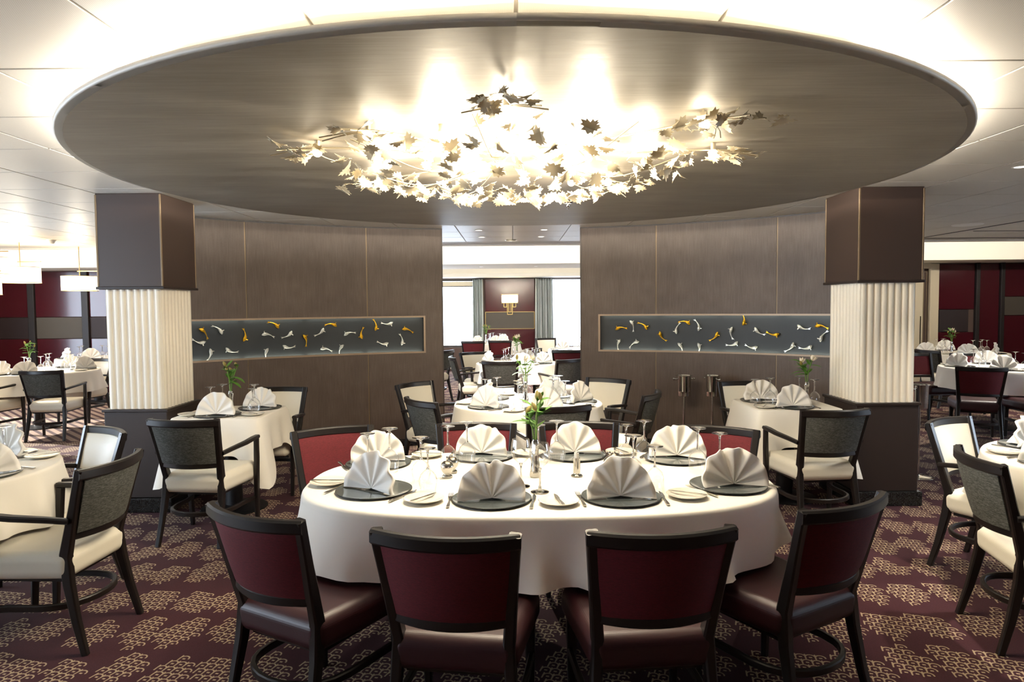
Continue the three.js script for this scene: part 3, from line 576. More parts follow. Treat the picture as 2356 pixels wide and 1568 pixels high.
placeChair(A, [1.16, -5.58], [-0.9, -0.42], 'charcoal-backed armchair at round table before opening, ice bucket side');
placeChair(A, [0.95, -6.72], [-0.6, 0.8], 'cream armchair against fish wall at round table before opening, bucket side');
placeChair(A, [-0.155, -8.93], [0.05, -1], 'charcoal-backed armchair centred in the opening, at first table beyond it');
placeChair(A, [0.80, -9.15], [-0.55, -0.83], 'charcoal-backed armchair at first table beyond opening, beside the jamb');
placeChair(A, [-0.87, -9.78], [0.97, -0.15], 'charcoal armchair seen from its side at first table beyond the opening');
placeChair(A, [-0.62, -10.75], [0.5, 0.86], 'cream armchair facing the opening at first table beyond it');
placeChair(A, [-1.08, -11.2], [-0.75, -0.65], 'charcoal-backed armchair at table before the blind window');
placeChair(Rd, [-0.25, -14.25], [0.05, -1], 'burgundy chair before the sconce panel, nearer the sheer window', 'burgundy chairs of the far window table');
placeChair(Rd, [-0.80, -14.1], [0.1, -1], 'burgundy chair before the sconce panel, nearer the blind window', 'burgundy chairs of the far window table');
placeChair(Rd, [0.87, -11.0], [0.1, -1], 'burgundy chair at table before the sheer window');
placeChair(A, [0.72, -15.2], [0.3, 0.95], 'cream armchair below the wide grey curtain');
placeChair(A, [-5.53, -8.1], [-0.12, -0.99], 'charcoal-backed armchair on striped carpet at table under pendant lamps');
placeChair(A, [-6.42, -8.15], [0.12, -0.99], 'armchair with open arm on striped carpet beside the pendant table');
placeChair(A, [-5.95, -10.05], [-0.2, 0.97], 'cream armchair on striped carpet facing the pendant lamp table');
placeChair(Rd, [5.1, -7.52], [0.42, -0.91], 'burgundy chair with purple seat at round table near cream door');
placeChair(Rd, [5.86, -7.42], [0.1, -1], 'burgundy chair at the outer edge of round table near cream door');
placeChair(Rd, [5.62, -9.72], [0.15, 0.98], 'burgundy chair between the two tables by the cream door, nearer door');
placeChair(Rd, [6.35, -9.68], [-0.15, 0.98], 'burgundy chair between the two tables by the cream door, farther from door');
placeChair(A, [6.15, -10.35], [0.95, -0.2], 'charcoal-backed armchair beside the cream door');

// ------------------------------------------------------------------ tables, cloths
const TOP = 0.752, TT = 0.758;
function roundCloth(a, b, e, hem, folds, amp, sd) {   // e = superellipse exponent
  seed = sd; const n = 160, ph = [rr(0, 6.28), rr(0, 6.28), rr(0, 6.28)], geo = new THREE.BufferGeometry();
  const rows = [[0, 0], [0.5, 0], [0.9, 0], [0.985, 0], [1, -0.004], [1.008, -0.014], [1.012, -0.03]], K = 8, pos = [], uv = [], idx = [];
  const rim = (t) => { const c = Math.cos(t), s = Math.sin(t), r = Math.pow(Math.pow(Math.abs(c) / a, e) + Math.pow(Math.abs(s) / b, e), -1 / e); return [c * r, s * r, r]; };
  for (let i = 0; i <= n; i++) {
    const t = i / n * Math.PI * 2, [x, z, r] = rim(t);
    const w = 0.5 * Math.sin(folds * t + ph[0] + 1.6 * Math.sin(2 * t + ph[1])) + 0.35 * Math.sin((folds + 7) * t + ph[2] + Math.sin(3 * t)) + 0.3 * Math.sin(4 * t + ph[1]);
    for (const [q, y] of rows) { pos.push(x * q, y, z * q); uv.push(x * q, z * q); }
    for (let k = 1; k <= K; k++) {
      const u = k / K, out = 1.012 + (0.028 * u + amp * Math.pow(u, 1.4) * (w > 0 ? Math.pow(w, 0.8) : 0.35 * w)) / r, y = -0.03 - (hem - 0.03 + 0.012 * Math.sin(3 * t + ph[0])) * u;
      pos.push(x * out, y, z * out); uv.push(t * 0.8, y);
    }
  }
  const m_ = rows.length + K;
  for (let i = 0; i < n; i++) for (let k = 0; k < m_ - 1; k++) { const p = i * m_ + k, q = p + m_; idx.push(p, p + 1, q, q, p + 1, q + 1); }
  geo.setAttribute('position', new THREE.Float32BufferAttribute(pos, 3)); geo.setAttribute('uv', new THREE.Float32BufferAttribute(uv, 2)); geo.setIndex(idx); geo.computeVertexNormals();
  return geo;
}
function squareCloth(h, hem, sd) {   // corners hang down to points
  seed = sd; const n = 192, pos = [], uv = [], idx = [], K = 10, rows = [[0, 0], [0.6, 0], [0.96, 0], [0.995, -0.003], [1.006, -0.012]], ph = rr(0, 6.28);
  for (let i = 0; i <= n; i++) {
    const t = i / n * Math.PI * 2, c = Math.cos(t), s = Math.sin(t), r = h * Math.pow(Math.pow(Math.abs(c), 14) + Math.pow(Math.abs(s), 14), -1 / 14), x = c * r, z = s * r;
    const corner = Math.pow(Math.abs(Math.sin(2 * t)), 6), drop = hem + 0.23 * Math.pow(Math.abs(Math.sin(2 * t)), 14);
    const nx = Math.abs(c) > Math.abs(s) ? Math.sign(c) : Math.sign(c) * Math.pow(Math.abs(c / s), 8), nz = Math.abs(s) > Math.abs(c) ? Math.sign(s) : Math.sign(s) * Math.pow(Math.abs(s / c), 8);
    const dent = -Math.pow(Math.abs(Math.sin(2 * t)), 2) * (1 - corner);
    for (const [q, y] of rows) { pos.push(x * q, y, z * q); uv.push(x * q, z * q); }
    for (let k = 1; k <= K; k++) {
      const u = k / K, o = 0.006 + u * (0.028 + 0.07 * corner + 0.034 * dent + 0.007 * Math.sin(9 * t + ph));
      pos.push(x * 1.006 + nx * o, -0.012 - drop * u, z * 1.006 + nz * o); uv.push(t * 0.5, -drop * u);
    }
  }
  const M = rows.length + K;
  for (let i = 0; i < n; i++) for (let k = 0; k < M - 1; k++) { const p = i * M + k, q = p + M; idx.push(p, p + 1, q, q, p + 1, q + 1); }
  const geo = new THREE.BufferGeometry(); geo.setAttribute('position', new THREE.Float32BufferAttribute(pos, 3)); geo.setAttribute('uv', new THREE.Float32BufferAttribute(uv, 2)); geo.setIndex(idx); geo.computeVertexNormals();
  return geo;
}
function table(x, z, a, b, kind, label, clothLabel, sd, hem = 0.27) {
  const t = thing('dining_table', label, 'table', [x, 0, z]);
  const e = kind === 'oval' ? 2.6 : 2, topG = kind === 'square' ? rbox(2 * a - 0.03, 0.035, 2 * a - 0.03, 0.008, 0, TOP - 0.0185, 0) : deform(new THREE.CylinderGeometry(1, 1, 0.035, 64), (v) => { const R = Math.hypot(v.x, v.z); if (R > 1e-6) { const c = v.x / R, s = v.z / R, q = Math.pow(Math.pow(Math.abs(c) / (a - 0.015), e) + Math.pow(Math.abs(s) / (b - 0.015), e), -1 / e); v.x = c * R * q; v.z = s * R * q; } }).translate(0, TOP - 0.0185, 0);
  part('tabletop', topG, m.wood, t);
  for (const px of kind === 'oval' ? [-0.42, 0.42] : [0]) {
    part('pedestal', uvBox(new THREE.CylinderGeometry(0.055, 0.065, TOP - 0.05, 20).translate(px, (TOP - 0.05) / 2 + 0.015, 0)), m.pedestal, t);
    part('foot', uvBox(lathe([[0, 0.035], [0.08, 0.033], [0.14, 0.026], [0.2, 0.017], [0.245, 0.008], [0.25, 0], [0, 0]], 32).translate(px, 0, 0)), m.pedestal, t, 'round dark base');
  }
  solo('tablecloth', kind === 'square' ? squareCloth(a, hem, sd) : roundCloth(a, b, e, hem, kind === 'oval' ? 11 : 10, kind === 'oval' ? 0.12 : 0.06, sd), m.cloth, clothLabel, 'tablecloth', [x, TT - 0.003, z]);
  return t;
}

// ------------------------------------------------------------------ tableware
function napkinGeo(sd, cleft) {
  seed = sd; const n = 72, K = 7, pl = 6 + Math.floor(rnd() * 2), pos = [], idx = [], ph = rr(0, 1), R0 = rr(0.143, 0.153), lob = rr(0, 6);
  const a0 = -0.10, a1 = Math.PI + 0.10;
  const surf = (side) => {
    const base = pos.length / 3;
    for (let i = 0; i <= n; i++) {
      const u = i / n, a = a0 + (a1 - a0) * u, f = u * pl + ph, tri = 2 * Math.abs(f - Math.floor(f) - 0.5), sharp = tri * tri * (3 - 2 * tri);
      const cl = cleft ? Math.exp(-(((u - cleft) / 0.02) ** 2)) : 0;
      const R = R0 * (1 - 0.025 * sharp - 0.10 * cl + 0.025 * Math.sin(3 * a + lob)) * (1 - 0.04 * Math.pow(Math.abs(Math.cos(a)), 4));
      for (let k = 0; k <= K; k++) {
        const q = 0.03 + 0.97 * k / K, r = R * q;
        const x = -r * Math.cos(a), y = Math.max(0.001, 0.006 + r * Math.sin(a) * 1.06), amp = 0.016 * q * (0.4 + 0.6 * Math.sin(a)) + 0.007 * q;
        pos.push(x, y, amp * (sharp - 0.5) - 0.02 * cl * q + (side ? -0.010 - 0.012 * (1 - Math.sin(a)) * q : 0) - y * 0.10 + 0.03 * (1 - Math.sin(Math.max(0, a))) * q * q);
      }
    }
    for (let i = 0; i < n; i++) for (let k = 0; k < K; k++) { const p = base + i * (K + 1) + k, q = p + K + 1; side ? idx.push(p, p + 1, q, q, p + 1, q + 1) : idx.push(p, q, p + 1, q, q + 1, p + 1); }
    return base;
  };
  const A0 = surf(0), B0 = surf(1);
  for (let i = 0; i < n; i++) { const p = A0 + i * (K + 1) + K, q = p + K + 1, s = B0 + i * (K + 1) + K, t = s + K + 1; idx.push(p, q, s, q, t, s); }
  for (const i of [0, n]) for (let k = 0; k < K; k++) { const p = A0 + i * (K + 1) + k, s = B0 + i * (K + 1) + k; i ? idx.push(p, s, p + 1, p + 1, s, s + 1) : idx.push(p, p + 1, s, p + 1, s + 1, s); }
  const g = new THREE.BufferGeometry(); g.setAttribute('position', new THREE.Float32BufferAttribute(pos, 3)); g.setIndex(idx);
  g.setAttribute('uv', new THREE.Float32BufferAttribute(pos.flatMap((v, i) => i % 3 === 2 ? [] : [v]), 2)); g.computeVertexNormals();
  return g;
}
const standGeo = loft([[V(-0.055, 0.001, -0.02), V(0.055, 0.001, -0.02), V(0.05, 0.001, -0.085), V(-0.05, 0.001, -0.085)], [V(-0.03, 0.055, -0.02), V(0.03, 0.055, -0.02), V(0.026, 0.045, -0.06), V(-0.026, 0.045, -0.06)], [V(-0.006, 0.10, -0.018), V(0.006, 0.10, -0.018), V(0.006, 0.098, -0.026), V(-0.006, 0.098, -0.026)]], 0.6);
const napkins = [napkinGeo(11, 0.48), napkinGeo(23, 0), napkinGeo(37, 0.62), napkinGeo(51, 0), napkinGeo(63, 0.42)];
const glassBig = [[0.0008, 0.1045], [0.008, 0.105], [0.021, 0.1145], [0.035, 0.1295], [0.043, 0.150], [0.0435, 0.168], [0.040, 0.19], [0.0362, 0.2115], [0.0372, 0.212], [0.0412, 0.19], [0.0448, 0.168], [0.0443, 0.150], [0.0362, 0.128], [0.0222, 0.113], [0.008, 0.102]];
const flip = (p, H) => p.map(([r, y]) => [r, H - y]).reverse();
const shell = (p, H, up) => lathe(up ? p : flip(p, H), 26);
const footP = [[0, 0], [0.0395, 0], [0.040, 0.0015], [0.036, 0.003], [0.02, 0.006], [0.0075, 0.012], [0.0045, 0.03], [0.004, 0.06], [0.0045, 0.09], [0.008, 0.102], [0, 0.103]];
const GL = {
  upturned: { bowl: shell(glassBig, 0.212, false), foot: shell(footP, 0.212, false) },
  upright: { bowl: shell(glassBig, 0.212, true), foot: shell(footP, 0.212, true) },
};
const sized = {};
function glass(x, z, s, label, group, up = false, y = TT) {
  const t = thing('wine_glass', label, 'glass', [x, y, z], rr(0, 6), group), g = up ? GL.upright : GL.upturned;
  part('bowl', g.bowl, m.glass, t); part('stem_and_foot', g.foot, m.glassSolid, t); t.scale.setScalar(s); return t;
}
const chargerG = lathe([[0, 0.002], [0.05, 0.002], [0.13, 0.0035], [0.157, 0.007], [0.1635, 0.0085]], 48), chargerRimG = lathe([[0.1635, 0.0085], [0.166, 0.0082], [0.1665, 0.006], [0.160, 0.001], [0.10, 0], [0, 0]], 48);
const plateG = lathe([[0, 0.005], [0.045, 0.005], [0.055, 0.008], [0.078, 0.0145], [0.083, 0.016], [0.0845, 0.0145], [0.078, 0.010], [0.055, 0.002], [0.05, 0], [0, 0]], 40);
const knifeHandle = sweep([V(0, 0.004, 0.105), V(0, 0.004, 0.09), V(0, 0.004, 0.04), V(0, 0.004, 0.005)], [[0.013, 0.005], [0.015, 0.006], [0.010, 0.005], [0.008, 0.004]], V(0, 1, 0), 0.3);
const knifeBlade = sweep([V(0, 0.004, 0.005), V(0.001, 0.004, -0.02), V(0.001, 0.004, -0.07), V(-0.002, 0.004, -0.10)], [[0.009, 0.003], [0.016, 0.0025], [0.016, 0.002], [0.004, 0.002]], V(0, 1, 0), 0.3);
const forkTines = merge([sweep([V(0, 0.004, 0.0), V(0, 0.005, -0.035), V(0, 0.007, -0.05)], [[0.006, 0.004], [0.016, 0.003], [0.022, 0.0025]], V(0, 1, 0), 0.25), ...[-1.5, -0.5, 0.5, 1.5].map((k) => sweep([V(k * 0.006, 0.007, -0.048), V(k * 0.006, 0.007, -0.075), V(k * 0.0055, 0.010, -0.10)], [[0.0036, 0.0025], [0.0032, 0.0025], [0.0018, 0.0018]], V(0, 1, 0), 0.25))]);
function cutlery(kind, x, y, z, turn, s, label, group) {
  const t = thing(kind === 'fork' ? 'table_fork' : kind === 'butter' ? 'butter_knife' : 'table_knife', label, kind === 'fork' ? 'fork' : 'knife', [x, y, z], turn, group);
  part('handle', knifeHandle, m.steel, t); part(kind === 'fork' ? 'tines' : 'blade', kind === 'fork' ? forkTines : knifeBlade, m.steel, t); t.scale.setScalar(s); return t;
}
// phrase says which seat; local frame: diner at +z
function place(x, z, turn, phrase, group, o = {}) {
  const c = Math.cos(turn), s = Math.sin(turn), at = (lx, lz) => [x + lx * c + lz * s, z - lx * s + lz * c], G = (k) => group ? k + ' ' + group : undefined;
  const ch = thing('charger_plate', 'dark glass charger plate ' + phrase, 'charger', [x, TT, z], turn, G('charger plates')); part('plate', chargerG, m.charger, ch); part('rim', chargerRimG, m.chargerRim, ch);
  const np = o.nap ?? Math.floor(rnd() * 5), q = at(rr(-0.01, 0.01), o.nz ?? 0.03);
  const n = thing('napkin', 'white fan-folded napkin ' + phrase, 'napkin', [q[0], TT + 0.0075, q[1]], turn + (o.nt ?? rr(-0.25, 0.25)), G('fan napkins')); part('fan', napkins[np], m.napkin, n); part('stand', standGeo, m.napkin, n);
  const b = o.bread ?? at(-0.275, 0.03);
  if (o.bread !== null) {
    const bp = thing('bread_plate', 'white bread plate ' + phrase, 'plate', [b[0], TT, b[1]], turn, G('bread plates')); part('dish', plateG, m.china, bp);
    cutlery('butter', b[0], TT + 0.0145, b[1], turn + (o.bk ?? -0.5), 0.78, 'butter knife on bread plate ' + phrase, G('butter knives'));
  }
  if (o.cut !== 0) { const f = at(-0.172, 0.03), k = at(0.172, 0.03); cutlery('fork', f[0] - 0, TT, f[1], turn + (o.ft ?? 0.06), 0.92, 'steel table fork ' + phrase, G('forks')); cutlery('knife', k[0], TT, k[1], turn - 0.05, 0.98, 'steel table knife ' + phrase, G('knives')); }
  if (o.glasses) o.glasses.forEach(([gx, gz, gs], i) => { const p = at(gx, gz); glass(p[0], p[1], gs, (i ? 'shorter' : 'taller') + ' upturned wine glass ' + phrase, G(i ? 'shorter wine glasses' : 'taller wine glasses')); });
}
// vase with flowers
const vaseG = (() => {
  const g = lathe([[0, 0.0], [0.026, 0.0], [0.027, 0.006], [0.023, 0.03], [0.017, 0.07], [0.0135, 0.10], [0.015, 0.125], [0.019, 0.150], [0.017, 0.165], [0.013, 0.175], [0.0125, 0.17], [0.012, 0.12]], 32);
  return toCreasedNormals(deform(g, (v) => { const R = Math.hypot(v.x, v.z), a = Math.atan2(v.z, v.x), f = v.y > 0.008 && v.y < 0.13 ? 1 + 0.05 * Math.cos(8 * a) : 1; v.x *= f; v.z *= f; }), 0.9);
})();
function petalGeo(len, w, droop) {
  const g = new THREE.PlaneGeometry(1, len, 4, 8).translate(0, len / 2, 0);
  return deform(g, (v) => { const u = v.y / len, ww = w * Math.pow(Math.sin(Math.PI * Math.min(1, 0.06 + u * 0.94)), 0.8); const x = v.x * ww; v.set(x, v.y * (1 - 0.25 * droop * u), droop * len * 0.55 * u * u + Math.abs(x) * 0.35); });
}
const leafP = [petalGeo(0.085, 0.026, 0.7), petalGeo(0.065, 0.022, 0.4), petalGeo(0.10, 0.030, 1.1)];
const budG = lathe([[0, 0], [0.006, 0.006], [0.009, 0.016], [0.007, 0.028], [0, 0.038]], 10), petG = petalGeo(0.034, 0.016, -0.4);
function sprig(x, y, z, sd, label, s = 1, flower = false) {
  seed = sd; const t = thing('flower_sprig', label, 'flowers', [x, y, z], rr(0, 6));
  for (let k = 0; k < 4; k++) {
    const a = k * 1.57 + rr(-0.4, 0.4), R = rr(0.02, 0.055), H = rr(0.10, 0.15), top = V(R * Math.cos(a), H, R * Math.sin(a));
    const st = part('stem', tube([V(0.003 * Math.cos(a), -0.10, 0.003 * Math.sin(a)), V(0.005 * Math.cos(a), 0.0, 0.005 * Math.sin(a)), V(R * 0.4 * Math.cos(a), H * 0.55, R * 0.4 * Math.sin(a)), top], 0.0022, 10, 5), m.stem, t);
    for (let j = 0; j < 4; j++) { const l = part('leaf', leafP[Math.floor(rnd() * 3)], m.green, st), u = 0.3 + 0.23 * j; l.position.set(top.x * u * u, 0.02 + (H - 0.02) * u, top.z * u * u); l.rotation.set(rr(0.5, 1.35), rr(0, 6.28), 0, 'YXZ'); }
    const b = part(flower && k < 3 ? 'flower' : 'bud', flower && k < 3 ? merge([0, 1, 2, 3, 4].map((i) => petG.clone().rotateX(0.7).rotateY(i * 1.2566))) : budG, flower && k < 3 ? m.petal : m.bud, st); b.position.copy(top); b.rotation.set(rr(-0.6, 0.6), 0, rr(-0.6, 0.6));
  }
  t.scale.setScalar(s);
}
function vase(x, z, where, sd, flower) {
  const v = thing('bud_vase', 'slim fluted silver bud vase ' + where, 'vase', [x, TT, z]); part('body', vaseG, m.chrome, v);
  sprig(x, TT + 0.168, z, sd, 'leafy sprig in the vase ' + where, 1.3, flower);
}

// ------------------------------------------------------------------ oval table in front
table(0.115, -3.22, 1.06, 0.61, 'oval', 'long oval dining table with two pedestals under the leaf chandelier', 'long white tablecloth draped over the oval table under the chandelier', 101, 0.265);
const seatsOval = [
  [-0.61, -3.01, -0.42, 'at oval-table outer seat toward pendant lamps, far from fish wall', { nap: 1, nt: -0.15, bread: [-0.84, -3.13], bk: -1.2, nz: 0.02 }],
  [-0.09, -2.855, -0.05, 'at oval-table inner seat toward pendant lamps, far from fish wall', { nap: 0, nt: 0.05, bread: [-0.37, -2.84], bk: -0.55 }],
  [0.45, -2.87, 0.02, 'at oval-table inner seat toward ice buckets, far from fish wall', { nap: 3, nt: 0.0, bread: [0.185, -2.79], bk: 0.15 }],
  [0.95, -3.04, 0.42, 'at oval-table outer seat toward ice buckets, far from fish wall', { nap: 4, nt: -0.35, bread: [0.725, -2.87], bk: 0.65 }],
  [-0.69, -3.53, -2.62, 'at oval-table outer seat toward pendant lamps, near fish wall', { nap: 2, nt: 2.9, bread: [-0.46, -3.70], bk: 0.9 }],
  [-0.16, -3.68, 3.14, 'at oval-table inner seat toward pendant lamps, near fish wall', { nap: 2, nt: 3.0, bread: [0.085, -3.72], bk: 0.4 }],
  [0.33, -3.68, 3.14, 'at oval-table inner seat toward ice buckets, near fish wall', { nap: 1, nt: 3.14, bread: [0.585, -3.73], bk: 0.4 }],
  [0.85, -3.58, 2.70, 'at oval-table outer seat toward ice buckets, near fish wall', { nap: 4, nt: 3.3, bread: null }],
];
for (const [x, z, turn, ph, o] of seatsOval) place(x, z, turn, ph, undefined, o);
{
  const P = seatsOval.map((s) => s[3]), L = [[-0.70, -3.32, 0.92, 4], [-0.60, -3.36, 1.0, 4], [-0.42, -3.14, 0.98, 0], [-0.37, -2.985, 0.90, 0], [-0.33, -3.50, 0.92, 5], [-0.235, -3.52, 1.0, 5], [0.13, -3.52, 0.92, 6], [0.225, -3.53, 1.0, 6], [0.575, -3.50, 0.92, 7], [0.67, -3.52, 1.0, 7], [0.545, -3.12, 1.0, 2], [0.615, -2.985, 0.9, 2], [0.885, -3.30, 1.0, 3], [0.975, -3.25, 0.92, 3]];
  for (const [x, z, s, k] of L) glass(x, z, s, (s > 0.95 ? 'taller' : 'shorter') + ' upturned wine glass ' + P[k]);
  glass(0.035, -3.06, 1.0, 'upright wine glass standing beside the silver vase on the oval table', undefined, true);
  glass(0.115, -2.965, 1.0, 'upright wine glass in front of the silver vase on the oval table', undefined, true);
  vase(0.105, -3.24, 'at the centre of the oval table', 5, false);
}
const potBody = lathe([[0, 0], [0.024, 0], [0.025, 0.008], [0.018, 0.014], [0.016, 0.018], [0.024, 0.026], [0.030, 0.04], [0.0305, 0.052], [0.027, 0.064], [0.018, 0.074], [0, 0.078]], 28), potKnob = lathe([[0, 0.076], [0.004, 0.078], [0.003, 0.086], [0.006, 0.090], [0.006, 0.096], [0, 0.100]], 14);
function pot(x, z, label) { const t = thing('sugar_pot', label, 'pot', [x, TT, z]); part('bowl', potBody, m.chrome, t); part('lid_knob', potKnob, m.chrome, t); }
pot(-0.31, -3.235, 'round silver pot on oval table, pendant side, nearer the fork row'); pot(-0.295, -3.33, 'round silver pot on oval table, pendant side, behind its twin');
pot(0.465, -3.31, 'round silver pot on oval table, bucket side, nearer the tall napkin'); pot(0.50, -3.385, 'round silver pot on oval table, bucket side, behind its twin');
{
  const t = thing('toothpick_holder', 'silver cylinder holder with white paper sleeves on the oval table', 'holder', [0.30, TT, -3.24]);
  part('cup', lathe([[0, 0], [0.027, 0], [0.027, 0.004], [0.020, 0.008], [0.0165, 0.014], [0.0165, 0.085], [0.0155, 0.085], [0.0155, 0.02], [0, 0.02]], 24), m.chrome, t);
  for (let k = 0; k < 7; k++) { const a = k * 0.9, r = k ? 0.009 : 0; part('paper_sleeve', rbox(0.008, 0.07, 0.006, 0.002, r * Math.cos(a), 0.072 + 0.004 * (k % 3), r * Math.sin(a)), m.paper, t); }
}

// ------------------------------------------------------------------ small square tables by the columns
table(-2.19, -5.39, 0.335, 0.335, 'square', 'small square table beside the pendant side column', 'square white tablecloth with pointed corners beside the pendant side column', 111, 0.26);
place(-2.22, -5.21, 0, 'on small table by pendant side column, farther from fish wall', undefined, { bread: [-2.43, -5.20], nap: 3, nt: 0.05, cut: 1, glasses: [] });
place(-2.03, -5.56, 3.14, 'on small table by pendant side column, nearer fish wall', undefined, { bread: null, nap: 2, nt: 3.0, cut: 0 });
glass(-2.34, -5.36, 0.92, 'shorter upturned wine glass paired beside the column on pendant side small table', 'column side glass pair'); glass(-2.26, -5.39, 1.0, 'taller upturned wine glass paired beside the column on pendant side small table', 'column side glass pair');
glass(-1.98, -5.27, 0.9, 'shorter upturned wine glass paired by the bread plate on pendant side small table', 'aisle side glass pair'); glass(-2.0, -5.36, 1.0, 'taller upturned wine glass paired by the bread plate on pendant side small table', 'aisle side glass pair');
{ const bp = thing('bread_plate', 'white bread plate at the aisle corner of pendant side small table', 'plate', [-1.95, TT, -5.19]); part('dish', plateG, m.china, bp); cutlery('butter', -1.95, TT + 0.0145, -5.19, 0.7, 0.78, 'butter knife on aisle corner plate of pendant side small table'); }
vase(-2.145, -5.27, 'on the small table by pendant side column', 15, false);
table(2.19, -5.56, 0.33, 0.33, 'square', 'small square table beside the cream door column', 'square white tablecloth with pointed corners beside the cream door column', 113, 0.27);
place(2.17, -5.38, 0, 'on small table by cream door column, farther from fish wall', undefined, { bread: [1.95, -5.34], nap: 1, nt: 0.1, glasses: [] });
place(2.06, -5.73, 3.14, 'on small table by cream door column, nearer fish wall', undefined, { bread: null, nap: 4, nt: 3.2, cut: 0 });
glass(1.95, -5.56, 0.92, 'shorter upturned wine glass paired at the aisle edge of cream door small table', 'aisle edge glass pair'); glass(2.05, -5.50, 1.0, 'taller upturned wine glass paired at the aisle edge of cream door small table', 'aisle edge glass pair');
glass(2.33, -5.62, 1.0, 'taller upturned wine glass paired beside the vase on cream door small table', 'vase side glass pair'); glass(2.41, -5.52, 0.92, 'shorter upturned wine glass paired beside the vase on cream door small table', 'vase side glass pair');
vase(2.36, -5.55, 'on the small table by cream door column', 19, true);
{ const t = thing('name_card_block', 'small grey stone block standing on the cream door small table', 'block', [1.935, TT, -5.45], 0.4); part('block', rbox(0.05, 0.03, 0.03, 0.003, 0, 0.015, 0), m.stoneCard, t); }

// ------------------------------------------------------------------ other round tables with settings
function ringTable(x, z, R, seats, where, opts = {}) {
  table(x, z, R, R, 'round', 'round dining table ' + where, 'white tablecloth draped over the round table ' + where, opts.sd ?? 131, opts.hem ?? 0.26);
  seats.forEach((a, k) => {   // a = direction of the diner in degrees, 0 toward the viewer's side (+z)
    const r = R - 0.20, t = a * Math.PI / 180, px = x + r * Math.sin(t), pz = z + r * Math.cos(t);
    place(px, pz, t, opts.seats ? opts.seats[k] : where, opts.seats ? opts.seats[k] : where, { glasses: opts.lean ? [[0.12, -0.20, 0.97], [0.21, -0.16, 0.92]] : [[0.14, -0.19, 0.97], [0.22, -0.13, 0.92]], bread: opts.bread === false ? null : undefined, cut: opts.lean ? 0 : 1, nt: Math.abs(Math.sin(t)) > 0.75 ? rr(-0.2, 0.2) - t * 0.35 : rr(-0.2, 0.2) + (Math.cos(t) < -0.5 ? 3.14 : 0) });
  });
  if (opts.vase) vase(x + (opts.vx ?? 0), z, where, opts.vase, opts.flower);
}
ringTable(0.13, -5.76, 0.61, [18, -52, 92, 148, -128], 'before the wall opening', { vase: 25, sd: 141, flower: true, vx: -0.02, seats: ['at table before opening, seat nearest the oval table', 'at table before opening, pendant side charcoal armchair seat', 'at table before opening, bucket side charcoal armchair seat', 'at table before opening, bucket side cream armchair seat', 'at table before opening, pendant side cream armchair seat'] });
ringTable(0.07, -9.85, 0.58, [8, -82, 60, 160], 'just beyond the wall opening', { vase: 31, sd: 151, flower: true, lean: true, seats: ['at first table beyond opening, centred charcoal armchair seat', 'at first table beyond opening, side-on armchair seat', 'at first table beyond opening, jamb side armchair seat', 'at first table beyond opening, seat toward sconce'] });
ringTable(-2.97, -3.46, 0.59, [75, 160, -20, -100], 'by the pendant side column', { sd: 161, seats: ['at round table by pendant column, sunlit armchair seat', 'at round table by pendant column, cream armchair seat', 'at round table by pendant column, seat away from column', 'at round table by pendant column, seat toward side windows'] });
ringTable(3.10, -3.46, 0.62, [-80, -150, 20, 100], 'in front of the cream door column', { sd: 171, seats: ['at round table before cream door column, charcoal armchair seat', 'at round table before cream door column, cream armchair seat', 'at round table before cream door column, seat away from column', 'at round table before cream door column, seat toward side wall'] });
ringTable(-6.30, -9.2, 0.72, [20, -10, 110, 170], 'under the pendant lamps', { vase: 41, sd: 181, lean: true, vx: -0.1, seats: ['at pendant lamp table, charcoal armchair seat', 'at pendant lamp table, open-arm armchair seat', 'at pendant lamp table, seat toward fluted column', 'at pendant lamp table, cream armchair seat'] });
ringTable(-7.0, -11.7, 0.6, [20, 110, -60], 'against the burgundy wall behind pendant lamps', { sd: 191, lean: true });
ringTable(6.05, -8.55, 0.68, [-35, 10, -100, 165], 'between burgundy chairs near the cream door', { vase: 47, sd: 201, lean: true, vx: 0.42, flower: true, seats: ['at burgundy chair table, purple seat chair place', 'at burgundy chair table, outer edge chair place', 'at burgundy chair table, place toward fluted column', 'at burgundy chair table, place toward the burgundy wall'] });
ringTable(7.15, -11.1, 0.68, [-20, 40, -95, 170], 'beside the cream door wall', { vase: 53, sd: 211, lean: true, flower: true, vx: -0.12, seats: ['at cream door table, place toward burgundy chair table', 'at cream door table, place away from the door', 'at cream door table, charcoal armchair place beside door', 'at cream door table, place toward the burgundy wall'] });
ringTable(-1.75, -12.0, 0.66, [20, 110, -40], 'in front of the blind window', { sd: 221, lean: true });
ringTable(-0.42, -15.3, 0.60, [10, -50, 150], 'below the wall sconce', { vase: 59, sd: 231, lean: true, vx: -0.15 });
ringTable(1.35, -12.8, 0.68, [-60, 20, 170], 'in front of the sheer window', { sd: 241, vase: 61, lean: true, vx: 0.2 });

